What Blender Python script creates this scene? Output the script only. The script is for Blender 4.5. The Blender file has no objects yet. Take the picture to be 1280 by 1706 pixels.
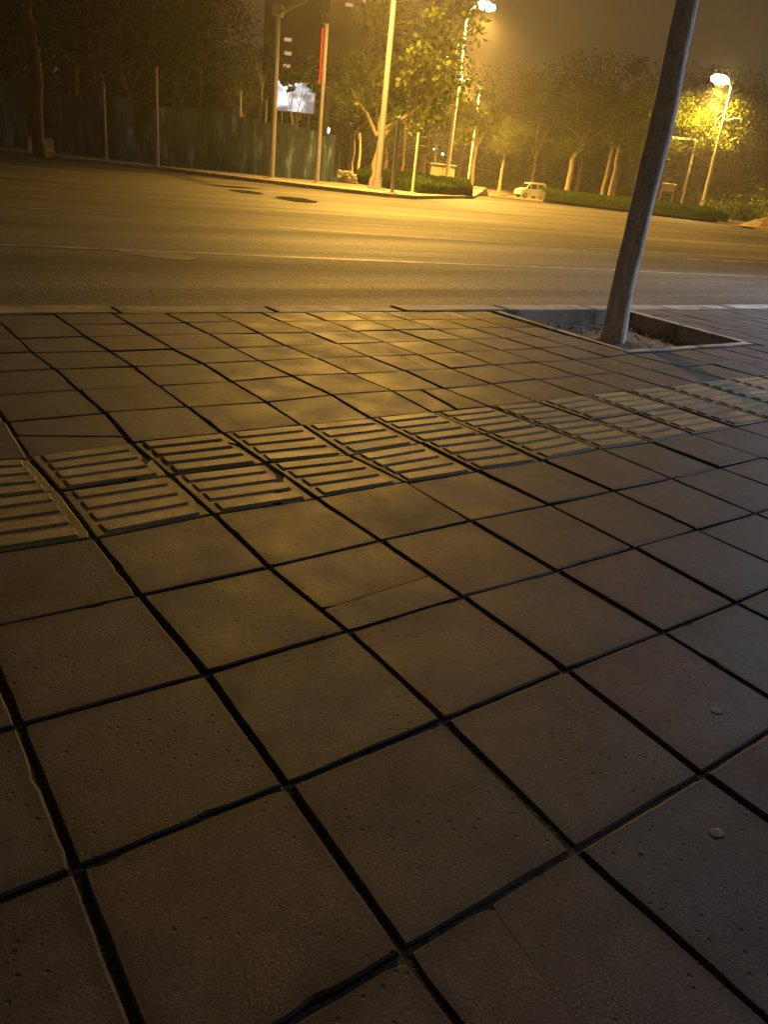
import bpy, math, random
from mathutils import Vector, Matrix, noise
random.seed(7)
R = math.radians
sc = bpy.context.scene
col = sc.collection
U = random.uniform

# ------------------------------------------------------------------ camera
CP = Vector((-0.4718, -0.7618, 0.8457))
CR = Vector((0.80901, -0.57904, 0.10103)).normalized()
CU = Vector((0.15904, 0.38112, 0.91074)).normalized()
CF = Vector((0.56586, 0.72074, -0.40042)).normalized()
FPX = 1300.0
cam = bpy.data.cameras.new('camera')
cam.sensor_fit = 'VERTICAL'; cam.sensor_height = 24.0; cam.lens = 24.0 * FPX / 1706.0
cam.clip_start = 0.05; cam.clip_end = 2000
co = bpy.data.objects.new('camera', cam); col.objects.link(co)
co.matrix_world = Matrix(((CR.x, CU.x, -CF.x, CP.x), (CR.y, CU.y, -CF.y, CP.y), (CR.z, CU.z, -CF.z, CP.z), (0, 0, 0, 1)))
sc.camera = co

# ------------------------------------------------------------------ night sky, exposure
world = bpy.data.worlds.new('World'); sc.world = world; world.use_nodes = True
wn = world.node_tree; wn.nodes.clear()
wo = wn.nodes.new('ShaderNodeOutputWorld'); wb = wn.nodes.new('ShaderNodeBackground')
wt = wn.nodes.new('ShaderNodeTexCoord'); wsx = wn.nodes.new('ShaderNodeSeparateXYZ'); wr = wn.nodes.new('ShaderNodeValToRGB')
wn.links.new(wt.outputs['Generated'], wsx.inputs[0]); wn.links.new(wsx.outputs['Z'], wr.inputs[0])
wr.color_ramp.elements[0].position = 0.0; wr.color_ramp.elements[0].color = (0.070, 0.046, 0.024, 1)
wr.color_ramp.elements[1].position = 0.8; wr.color_ramp.elements[1].color = (0.058, 0.042, 0.027, 1)
wn.links.new(wr.outputs[0], wb.inputs[0]); wb.inputs[1].default_value = 0.52
wn.links.new(wb.outputs[0], wo.inputs[0])
sc.view_settings.view_transform = 'Standard'; sc.view_settings.look = 'None'
sc.view_settings.gamma = 1.0; sc.view_settings.use_curve_mapping = False
sc.view_settings.exposure = 0.58
sc.render.engine = 'CYCLES'
cy = sc.cycles
cy.use_denoising = True; cy.max_bounces = 5; cy.diffuse_bounces = 2; cy.glossy_bounces = 2; cy.transmission_bounces = 3
cy.volume_bounces = 0; cy.transparent_max_bounces = 6; cy.sample_clamp_indirect = 3.0; cy.sample_clamp_direct = 0.0
cy.caustics_reflective = False; cy.caustics_refractive = False

SODIUM = (1.0, 0.53, 0.085)
COOL = (0.58, 0.74, 1.0)

# ------------------------------------------------------------------ helpers
def ray(px, py):
    return (CF * FPX + CR * (px - 640.0) - CU * (py - 853.0)).normalized()
def on(px, py, z=0.0):
    d = ray(px, py); return CP + d * ((z - CP.z) / d.z)
def at(px, py, D):
    d = ray(px, py); return CP + d * (D / d.dot(CF))
def top_z(base, px, py):
    """height reached by the sight line (px,py) over the upright plane through base that faces the viewpoint"""
    n = Vector((base.x - CP.x, base.y - CP.y, 0)).normalized(); d = ray(px, py)
    p = CP + d * ((base - CP).dot(n) / d.dot(n)); return p
def newobj(name, data, parent=None, **pr):
    o = bpy.data.objects.new(name, data); col.objects.link(o)
    if parent is not None: o.parent = parent
    for k, v in pr.items(): o[k] = v
    return o
def thing(name, label, cat, loc=(0, 0, 0), group=None, rz=0.0):
    o = bpy.data.objects.new(name, None); col.objects.link(o); o.empty_display_size = 0.2
    o.location = loc; o.rotation_euler = (0, 0, rz); o['label'] = label; o['category'] = cat
    if group: o['group'] = group
    return o
class MB:
    def __init__(s): s.v = []; s.f = []; s.sm = []
    def add(s, vs, fs, smooth=False):
        n = len(s.v); s.v += [tuple(v) for v in vs]; s.f += [tuple(i + n for i in f) for f in fs]; s.sm += [smooth] * len(fs)
    def box(s, c, d, rz=0.0, bev=0.0, rot=None):
        x, y, z = [a / 2 for a in d]; M = rot or Matrix.Rotation(rz, 3, 'Z'); c = Vector(c)
        if bev <= 0:
            vs = [c + M @ Vector((i * x, j * y, k * z)) for i in (-1, 1) for j in (-1, 1) for k in (-1, 1)]
            s.add(vs, [(0, 1, 3, 2), (4, 6, 7, 5), (0, 4, 5, 1), (2, 3, 7, 6), (0, 2, 6, 4), (1, 5, 7, 3)])
        else:
            b = min(bev, x * .9, y * .9, z * .9)
            ring = lambda xx, yy, zz: [c + M @ Vector(p) for p in ((-xx + 0, -yy, zz), (xx, -yy, zz), (xx, yy, zz), (-xx, yy, zz))]
            def oct_(xx, yy, zz):
                return [c + M @ Vector(p) for p in ((-xx + b, -yy, zz), (xx - b, -yy, zz), (xx, -yy + b, zz), (xx, yy - b, zz), (xx - b, yy, zz), (-xx + b, yy, zz), (-xx, yy - b, zz), (-xx, -yy + b, zz))]
            vs = oct_(x - b, y - b, -z) + oct_(x, y, -z + b) + oct_(x, y, z - b) + oct_(x - b, y - b, z)
            fs = [tuple(range(7, -1, -1)), tuple(range(24, 32))]
            for L in range(3):
                for i in range(8):
                    j = (i + 1) % 8; fs.append((L * 8 + i, L * 8 + j, L * 8 + 8 + j, L * 8 + 8 + i))
            s.add(vs, fs)
    def tube(s, pts, rad, n=10, cap=True, smooth=True):
        pts = [Vector(p) for p in pts]
        if not isinstance(rad, (list, tuple)): rad = [rad] * len(pts)
        vs = []; up = Vector((0.123, 0.98, 0.15)).normalized()
        for i, p in enumerate(pts):
            t = (pts[min(i + 1, len(pts) - 1)] - pts[max(i - 1, 0)]).normalized()
            a = t.cross(up)
            if a.length < 1e-3: a = t.cross(Vector((1, 0, 0)))
            a.normalize(); b = t.cross(a)
            for k in range(n):
                w = 2 * math.pi * k / n; vs.append(p + (a * math.cos(w) + b * math.sin(w)) * rad[i])
        fs = []
        for i in range(len(pts) - 1):
            for k in range(n):
                k2 = (k + 1) % n; fs.append((i * n + k, i * n + k2, (i + 1) * n + k2, (i + 1) * n + k))
        s.add(vs, fs, smooth)
        if cap:
            s.add([vs[k] for k in range(n)], [tuple(range(n - 1, -1, -1))]); m = (len(pts) - 1) * n
            s.add([vs[m + k] for k in range(n)], [tuple(range(n))])
    def ball(s, c, r, n=8, jit=0.0):
        c = Vector(c); r = Vector((r, r, r)) if not hasattr(r, '__len__') else Vector(r); vs = []; fs = []; m = n // 2
        for i in range(m + 1):
            th = math.pi * i / m
            for k in range(n):
                ph = 2 * math.pi * k / n; q = 1 + U(-jit, jit)
                vs.append(c + Vector((r.x * math.sin(th) * math.cos(ph) * q, r.y * math.sin(th) * math.sin(ph) * q, r.z * math.cos(th) * q)))
        for i in range(m):
            for k in range(n):
                k2 = (k + 1) % n; fs.append((i * n + k, (i + 1) * n + k, (i + 1) * n + k2, i * n + k2))
        s.add(vs, fs, True)
    def mesh(s, name, m):
        me = bpy.data.meshes.new(name); me.from_pydata(s.v, [], s.f); me.materials.append(m)
        if any(s.sm): me.polygons.foreach_set('use_smooth', s.sm)
        me.update(); return me
    def build(s, name, m, parent=None, **pr): return newobj(name, s.mesh(name, m), parent, **pr)

# ------------------------------------------------------------------ materials
class NT:
    def __init__(s, name):
        s.m = bpy.data.materials.new(name); s.m.use_nodes = True; s.t = s.m.node_tree; s.t.nodes.clear()
        s.out = s.n('ShaderNodeOutputMaterial'); s.b = s.n('ShaderNodeBsdfPrincipled'); s.l(s.b, 'BSDF', s.out, 'Surface')
    def n(s, t, **k):
        q = s.t.nodes.new(t)
        for a, v in k.items(): setattr(q, a, v)
        return q
    def l(s, a, ao, b, bi): s.t.links.new(a.outputs[ao], b.inputs[bi])
    def coord(s, kind='Object', scale=(1, 1, 1), rnd=False):
        c = s.n('ShaderNodeTexCoord'); mp = s.n('ShaderNodeMapping'); mp.inputs['Scale'].default_value = scale
        s.l(c, kind, mp, 'Vector')
        if rnd:
            oi = s.n('ShaderNodeObjectInfo'); mu = s.n('ShaderNodeVectorMath', operation='SCALE'); mu.inputs[0].default_value = (37, 53, 11)
            s.l(oi, 'Random', mu, 'Scale'); s.l(mu, 0, mp, 'Location')
        return mp
    def noise(s, vec, scale, detail=4, rough=.55):
        q = s.n('ShaderNodeTexNoise'); q.inputs['Scale'].default_value = scale; q.inputs['Detail'].default_value = detail
        q.inputs['Roughness'].default_value = rough; s.l(vec, 0, q, 'Vector'); return q
    def ramp(s, src, so, stops, interp='LINEAR'):
        q = s.n('ShaderNodeValToRGB'); s.l(src, so, q, 'Fac'); e = q.color_ramp; e.interpolation = interp
        while len(e.elements) < len(stops): e.elements.new(.5)
        for el, (p, c) in zip(e.elements, stops):
            el.position = p; el.color = (c, c, c, 1) if not hasattr(c, '__len__') else (*c, 1)
        return q
    def mix(s, fac, a, b, mode='MIX'):
        q = s.n('ShaderNodeMix', data_type='RGBA', blend_type=mode)
        for sock, v in ((0, fac), (6, a), (7, b)):
            if isinstance(v, tuple) and isinstance(v[0], bpy.types.Node): s.t.links.new(v[0].outputs[v[1]], q.inputs[sock])
            elif hasattr(v, '__len__'): q.inputs[sock].default_value = (*v, 1)
            else: q.inputs[sock].default_value = v
        return q
    def bump(s, src, so, strength, dist, prev=None):
        q = s.n('ShaderNodeBump'); q.inputs['Strength'].default_value = strength; q.inputs['Distance'].default_value = dist
        s.l(src, so, q, 'Height')
        if prev is not None: s.l(prev, 0, q, 'Normal')
        return q
def simple(name, c, rough=.6, metal=0.0, var=.25, sc_=6.0, kind='Object', bump=0.0, spec=.5):
    t = NT(name); mp = t.coord(kind); nz = t.noise(mp, sc_, 5)
    r = t.ramp(nz, 0, [(.3, tuple(x * (1 - var) for x in c)), (.7, tuple(min(1, x * (1 + var)) for x in c))])
    t.l(r, 0, t.b, 'Base Color'); t.b.inputs['Roughness'].default_value = rough; t.b.inputs['Metallic'].default_value = metal
    t.b.inputs['Specular IOR Level'].default_value = spec
    if bump: bp = t.bump(nz, 0, bump, .02); t.l(bp, 0, t.b, 'Normal')
    return t.m
def emit(name, c, s):
    m = bpy.data.materials.new(name); m.use_nodes = True; t = m.node_tree; t.nodes.clear()
    o = t.nodes.new('ShaderNodeOutputMaterial'); e = t.nodes.new('ShaderNodeEmission'); e.inputs[0].default_value = (*c, 1); e.inputs[1].default_value = s
    t.links.new(e.outputs[0], o.inputs[0]); return m

def concrete(name, stops, rough, pits=True, warm=None):
    t = NT(name); mp = t.coord('Object', rnd=True)
    oi = t.n('ShaderNodeObjectInfo')
    oc = t.n('ShaderNodeSeparateColor'); t.l(oi, 'Color', oc, 0); hue = t.ramp(oc, 0, stops, 'LINEAR')   # one tint per slab, shared by its broken pieces
    big = t.noise(mp, 5.0, 5, .6); bigr = t.ramp(big, 0, [(.25, .62), (.75, 1.25)])
    c1 = t.mix(1.0, (hue, 0), (bigr, 0), 'MULTIPLY')
    blot = t.noise(mp, 17.0, 4, .6); br = t.ramp(blot, 0, [(.35, .8), (.7, 1.12)])
    c2 = t.mix(1.0, (c1, 2), (br, 0), 'MULTIPLY')
    fine = t.noise(mp, 300.0, 4, .75); fr = t.ramp(fine, 0, [(.33, .6), (.67, 1.4)])
    c3 = t.mix(1.0, (c2, 2), (fr, 0), 'MULTIPLY')
    # pale grains: mica glints painted into the colour
    vg = t.n('ShaderNodeTexVoronoi', voronoi_dimensions='2D'); vg.inputs['Scale'].default_value = 150.0; t.l(mp, 0, vg, 'Vector')
    gr = t.ramp(vg, 'Distance', [(.08, 1.0), (.22, 0.0)]); gm = t.noise(mp, 9.0, 2); gmr = t.ramp(gm, 0, [(.48, 0.02), (.66, .3)])
    gg = t.mix(1.0, (gr, 0), (gmr, 0), 'MULTIPLY')
    c4 = t.mix((gg, 2), (c3, 2), (.5, .46, .38))
    # pits
    vp = t.n('ShaderNodeTexVoronoi', voronoi_dimensions='2D'); vp.inputs['Scale'].default_value = 30.0; t.l(mp, 0, vp, 'Vector')
    wv = t.noise(mp, 90.0, 2); 
    ad = t.n('ShaderNodeMath', operation='MULTIPLY_ADD'); t.l(wv, 0, ad, 0); ad.inputs[1].default_value = .14; t.l(vp, 'Distance', ad, 2)
    pr = t.ramp(ad, 0, [(.125, 1.0), (.165, 0.0)])
    pm = t.noise(mp, 6.5, 2); pmr = t.ramp(pm, 0, [(.50, 0.0), (.60, 1.0)])
    pp = t.mix(1.0, (pr, 0), (pmr, 0), 'MULTIPLY')
    c5 = t.mix((pp, 2), (c4, 2), (.012, .011, .010)) if pits else c4
    # darker towards the edges, broken up by noise
    gc = t.n('ShaderNodeTexCoord'); sp = t.n('ShaderNodeSeparateXYZ'); t.l(gc, 'Generated', sp, 0); ed = []
    for ax_ in ('X', 'Y'):
        s1 = t.n('ShaderNodeMath', operation='SUBTRACT'); t.l(sp, ax_, s1, 0); s1.inputs[1].default_value = .5
        s2 = t.n('ShaderNodeMath', operation='ABSOLUTE'); t.l(s1, 0, s2, 0); ed.append(s2)
    mxx = t.n('ShaderNodeMath', operation='MAXIMUM'); t.l(ed[0], 0, mxx, 0); t.l(ed[1], 0, mxx, 1)
    ma = t.n('ShaderNodeMath', operation='MULTIPLY_ADD'); t.l(blot, 0, ma, 0); ma.inputs[1].default_value = .16; t.l(mxx, 0, ma, 2)
    er = t.ramp(ma, 0, [(.47, 1.0), (.56, .55)]); st_ = t.noise(mp, 2.6, 6, .7); sr_ = t.ramp(st_, 0, [(.36, .55), (.50, 1.0)])
    e1 = t.mix(1.0, (c5, 2), (er, 0), 'MULTIPLY'); e2 = t.mix(1.0, (e1, 2), (sr_, 0), 'MULTIPLY')
    t.l(e2, 2, t.b, 'Base Color')
    rr = t.ramp(big, 0, [(.3, rough - .08), (.7, rough + .1)]); t.l(rr, 0, t.b, 'Roughness')
    t.b.inputs['Specular IOR Level'].default_value = .32
    b1 = t.bump(fine, 0, .45, .002); b2 = t.bump(blot, 0, .25, .004, b1)
    inv = t.n('ShaderNodeMath', operation='SUBTRACT'); inv.inputs[0].default_value = 1.0; t.l(pp, 2, inv, 1)
    b3 = t.bump(inv, 0, .8, .003, b2); t.l(b3, 0, t.b, 'Normal')
    return t.m
M = {}
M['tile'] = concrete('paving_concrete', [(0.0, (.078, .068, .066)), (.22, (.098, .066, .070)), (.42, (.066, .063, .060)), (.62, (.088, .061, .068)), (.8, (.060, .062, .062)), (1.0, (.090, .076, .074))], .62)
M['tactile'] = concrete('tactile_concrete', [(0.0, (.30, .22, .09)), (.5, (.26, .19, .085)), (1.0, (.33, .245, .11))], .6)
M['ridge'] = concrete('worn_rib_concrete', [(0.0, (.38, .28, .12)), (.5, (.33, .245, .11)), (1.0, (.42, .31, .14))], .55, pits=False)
M['kerb'] = concrete('kerb_concrete', [(0.0, (.36, .32, .26)), (.5, (.31, .28, .23)), (1.0, (.38, .33, .27))], .68, pits=False)
M['sand'] = simple('joint_sand', (.03, .025, .02), .95, sc_=60, var=.5, bump=.5)

def asphalt():
    t = NT('asphalt'); mp = t.coord('Object')
    big = t.noise(mp, .35, 5, .6); st = t.coord('Object', (.05, .9, 1)); streak = t.noise(st, 1.0, 5, .62)
    c = t.ramp(big, 0, [(.3, (.050, .046, .042)), (.7, (.080, .074, .067))])
    sr = t.ramp(streak, 0, [(.33, .38), (.66, 1.85)])
    c1 = t.mix(1.0, (c, 0), (sr, 0), 'MULTIPLY')
    vo = t.n('ShaderNodeTexVoronoi', voronoi_dimensions='2D'); vo.inputs['Scale'].default_value = 85.0; t.l(mp, 0, vo, 'Vector')
    vr = t.ramp(vo, 'Color', [(.1, .3), (.7, 1.1), (.95, 2.6)]); c2 = t.mix(1.0, (c1, 2), (vr, 0), 'MULTIPLY'); t.l(c2, 2, t.b, 'Base Color')
    rr = t.ramp(streak, 0, [(.3, .78), (.7, .58)]); t.l(rr, 0, t.b, 'Roughness')
    t.b.inputs['Specular IOR Level'].default_value = .3
    b1 = t.bump(vo, 'Distance', .6, .006); mid = t.noise(mp, 3.0, 4); b2 = t.bump(mid, 0, .3, .02, b1); t.l(b2, 0, t.b, 'Normal')
    return t.m
M['asphalt'] = asphalt()
M['dark_blotch'] = simple('dark_road_blotch', (.022, .020, .018), 1.0, sc_=3, var=.4, spec=.05)
def paint():
    t = NT('worn_road_paint'); mp = t.coord('Object'); nz = t.noise(mp, 4.0, 8, .75)
    c = t.ramp(nz, 0, [(.40, (.06, .055, .05)), (.56, (.30, .28, .25))]); t.l(c, 0, t.b, 'Base Color'); t.b.inputs['Roughness'].default_value = .6
    return t.m
M['paint'] = paint()
def paint2():
    t = NT('faded_crossing_paint'); mp = t.coord('Object'); nz = t.noise(mp, 1.6, 8, .7)
    c = t.ramp(nz, 0, [(.35, (.062, .057, .052)), (.8, (.098, .091, .082))]); t.l(c, 0, t.b, 'Base Color'); t.b.inputs['Roughness'].default_value = .55
    return t.m
M['paint_faded'] = paint2()
M['pavement'] = simple('far_pavement', (.26, .22, .17), .7, sc_=1.2, var=.25, bump=.2)
M['soil'] = simple('soil', (.10, .07, .045), .95, sc_=22, var=.5, bump=.8)
M['soil_pale'] = simple('pale_soil', (.40, .30, .20), .95, sc_=3, var=.4, bump=.8)
M['verge'] = simple('verge_ground', (.10, .085, .045), .95, sc_=.7, var=.5, bump=.5)
def bark(name, c1, c2, sc_=(6, 6, 1.5)):
    t = NT(name); mp = t.coord('Object', sc_); nz = t.noise(mp, 2.2, 6, .65); r = t.ramp(nz, 0, [(.35, c1), (.65, c2)])
    n2 = t.noise(t.coord('Object', (14, 14, 3)), 4.0, 6, .75); r2 = t.ramp(n2, 0, [(.36, .6), (.5, 1.0), (.7, 1.2)]); rm = t.mix(1.0, (r, 0), (r2, 0), 'MULTIPLY')
    t.l(rm, 2, t.b, 'Base Color'); t.b.inputs['Roughness'].default_value = .8; bp = t.bump(n2, 0, .7, .006, t.bump(nz, 0, .5, .02)); t.l(bp, 0, t.b, 'Normal'); return t.m
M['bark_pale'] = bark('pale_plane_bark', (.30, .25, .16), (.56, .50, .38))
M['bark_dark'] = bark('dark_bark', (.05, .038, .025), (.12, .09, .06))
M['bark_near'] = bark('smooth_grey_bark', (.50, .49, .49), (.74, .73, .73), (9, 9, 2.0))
def leafm(name, a, b, tr=.35):
    t = NT(name); t.t.nodes.remove(t.b); t.b = None
    g = t.n('ShaderNodeNewGeometry'); r = t.ramp(g, 'Random Per Island', [(0.0, a), (1.0, b)])
    d = t.n('ShaderNodeBsdfDiffuse'); tl = t.n('ShaderNodeBsdfTranslucent'); mx = t.n('ShaderNodeMixShader'); mx.inputs[0].default_value = tr
    t.l(r, 0, d, 'Color'); t.l(r, 0, tl, 'Color'); t.l(d, 0, mx, 1); t.l(tl, 0, mx, 2); t.l(mx, 0, t.out, 'Surface'); return t.m
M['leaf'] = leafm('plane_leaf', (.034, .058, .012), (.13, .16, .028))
M['leaf_dark'] = leafm('dark_leaf', (.020, .030, .010), (.045, .056, .016), .25)  # for crowns out of the lamplight, their shade put into the colour
M['leaf_lit'] = leafm('lit_leaf', (.050, .080, .014), (.19, .215, .032))  # brighter copy for lamplit crowns, the light painted into the leaf colour
M['hedge'] = leafm('hedge_leaf', (.045, .085, .015), (.10, .15, .03), .2)
M['hedge_core'] = simple('hedge_core', (.02, .022, .012), .95, sc_=3)
M['pole'] = simple('galvanised_pole', (.36, .35, .42), .5, .3, .12, 3)
M['pole_white'] = simple('white_painted_pole', (.62, .60, .58), .45, 0, .08, 3)
M['pole_dark'] = simple('weathered_pole', (.20, .18, .16), .6, .2, .2, 3)
M['black'] = simple('black_housing', (.02, .02, .02), .5)
M['housing'] = simple('lamp_housing', (.30, .29, .27), .5)
M['bulb'] = emit('sodium_lens', (1.0, .66, .24), 90)
M['bulb_far'] = emit('distant_sodium_lens', (1.0, .70, .30), 40)
M['white_light'] = emit('white_lamp', (.95, .97, 1.0), 7)
M['red_led'] = emit('red_led', (1.0, .035, .02), .7)
M['window_lit'] = emit('lit_window', (1.0, .55, .22), 0.5)
M['window_dark'] = simple('dark_window_glass', (.055, .048, .04), .4)
M['wall_far'] = simple('far_facade', (.11, .088, .066), .9, sc_=.3, var=.15)
M['concrete_grey'] = simple('grey_concrete', (.30, .28, .25), .8, sc_=2)
M['pebble'] = simple('grey_stone', (.085, .088, .095), .7, sc_=80)
M['cabinet'] = simple('cabinet_paint', (.36, .28, .21), .7, sc_=1)
M['van'] = simple('cream_van_paint', (.72, .68, .55), .35, 0, .04, 1)
M['tyre'] = simple('tyre_rubber', (.02, .02, .02), .8)
M['rim'] = simple('wheel_rim', (.55, .52, .46), .4, .5)
M['glass'] = simple('van_glass', (.015, .015, .018), .1)
M['headlight'] = simple('headlight', (.6, .58, .5), .2)
M['bag'] = simple('pale_sack', (.72, .68, .58), .8, sc_=5, var=.2, bump=.5)
def hoarding():
    t = NT('green_corrugated_steel'); mp = t.coord('Object', (2.2, 2.2, .42)); nz = t.noise(mp, 1.3, 6, .62)
    r = t.ramp(nz, 0, [(.30, (.04, .075, .10)), (.50, (.10, .165, .21)), (.58, (.14, .23, .36)), (.66, (.40, .55, .72))])  # blue raised in the steel colour, standing in for cool light on it
    oi = t.n('ShaderNodeObjectInfo'); rr_ = t.ramp(oi, 'Random', [(0, .5), (1, 1.35)]); r0_ = r; r = t.mix(1.0, (r0_, 0), (rr_, 0), 'MULTIPLY')
    t.l(r, 2, t.b, 'Base Color'); t.b.inputs['Roughness'].default_value = .6; t.b.inputs['Metallic'].default_value = .1; return t.m
M['hoarding'] = hoarding()
def sign():
    t = NT('backlit_sign_face'); mp = t.coord('Object', (.55, .55, 1.0)); nz = t.noise(mp, 1.1, 2, .4)
    r = t.ramp(nz, 0, [(.42, (.20, .19, .18)), (.58, (.95, .97, 1.0))]); e = t.n('ShaderNodeEmission'); e.inputs[1].default_value = .9
    t.l(r, 0, e, 'Color'); t.t.links.new(e.outputs[0], t.out.inputs['Surface']); return t.m
M['sign'] = sign()

# ------------------------------------------------------------------ road, ground
def smooth(a, b, x):
    t = max(0.0, min(1.0, (x - a) / (b - a))); return t * t * (3 - 2 * t)
def sdist(x, y): return (x - CP.x) * .6175 + (y - CP.y) * .7866
def road_z(x, y): return -.13 - .72 * smooth(50, 104, sdist(x, y))
def grid_sheet(name, m, xs, ys, zf, **pr):
    vs = [(x, y, zf(x, y)) for y in ys for x in xs]; n = len(xs); fs = []
    for j in range(len(ys) - 1):
        for i in range(n - 1): a = j * n + i; fs.append((a, a + 1, a + n + 1, a + n))
    b = MB(); b.add(vs, fs, True); return b.build(name, m, **pr)
KIN = lambda x: 3.486 - .035 * x      # kerb inner line
KOUT = lambda x: 3.693 - .040 * x
xs = [-240 + 8 * i for i in range(61)]; ys = [2.4, 4, 8, 14, 20] + [26 + 6 * i for i in range(36)]
grid_sheet('road', M['asphalt'], xs, ys, road_z, kind='structure')
grid_sheet('ground', M['verge'], [-245, 245], [-245, 245], lambda x, y: -1.1, kind='structure')

def slab(name, pts, z, depth, m, **pr):
    """flat polygon with a side skirt: a raised pavement"""
    n = len(pts); b = MB(); vs = [(p[0], p[1], z) for p in pts] + [(p[0], p[1], z - depth) for p in pts]
    b.add(vs, [tuple(range(n))] + [(i, i + n, (i + 1) % n + n, (i + 1) % n) for i in range(n)]); return b.build(name, m, **pr)
def strip(name, P, w, z, m, parent=None, **pr):
    b = MB(); vs = []
    for i, p in enumerate(P):
        d = (Vector(P[min(i + 1, len(P) - 1)]) - Vector(P[max(i - 1, 0)])).normalized(); nx, ny = -d.y * w / 2, d.x * w / 2
        vs += [(p[0] + nx, p[1] + ny, z), (p[0] - nx, p[1] - ny, z)]
    b.add(vs, [(2 * i, 2 * i + 1, 2 * i + 3, 2 * i + 2) for i in range(len(P) - 1)]); return b.build(name, m, parent, **pr)

# worn lane lines and crossing stripes
strip('road_marking', [(-12, 7.9), (0, 7.33), (4, 6.97), (8, 6.66), (13, 6.2), (40, 4.3)], .11, -.126, M['paint'], kind='structure')
strip('road_marking', [(-12, 12.6), (1.9, 11.4), (4.6, 10.55), (8.0, 9.95), (13, 9.45), (30, 7.6)], .10, -.126, M['paint'], kind='structure')
strip('road_marking', [(13.2, 8.36), (16.5, 8.30), (24, 8.0)], .14, -.126, M['paint'], kind='structure')
def blob(cx, cy, a, b, rz, name, m, z=-.1265):
    q = MB(); n = 22; vs = [(cx, cy, z)]
    for k in range(n):
        w = 2 * math.pi * k / n; r = 1 + U(-.22, .22); x, y = a * r * math.cos(w), b * r * math.sin(w)
        vs.append((cx + x * math.cos(rz) - y * math.sin(rz), cy + x * math.sin(rz) + y * math.cos(rz), z))
    q.add(vs, [(0, 1 + k, 1 + (k + 1) % n) for k in range(n)]); return q.build(name, m, kind='structure')
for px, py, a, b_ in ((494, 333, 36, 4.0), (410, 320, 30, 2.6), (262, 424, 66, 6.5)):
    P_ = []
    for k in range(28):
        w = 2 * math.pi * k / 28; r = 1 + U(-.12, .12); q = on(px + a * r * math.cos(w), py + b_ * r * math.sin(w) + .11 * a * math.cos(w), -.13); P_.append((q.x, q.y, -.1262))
    q = MB(); q.add(P_, [tuple(range(28))]); q.build('road_blotch', M['dark_blotch'] if py < 340 else M['paint_faded'], kind='structure')  # irregular ovals on the road: two darker, the lowest one paler

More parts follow.
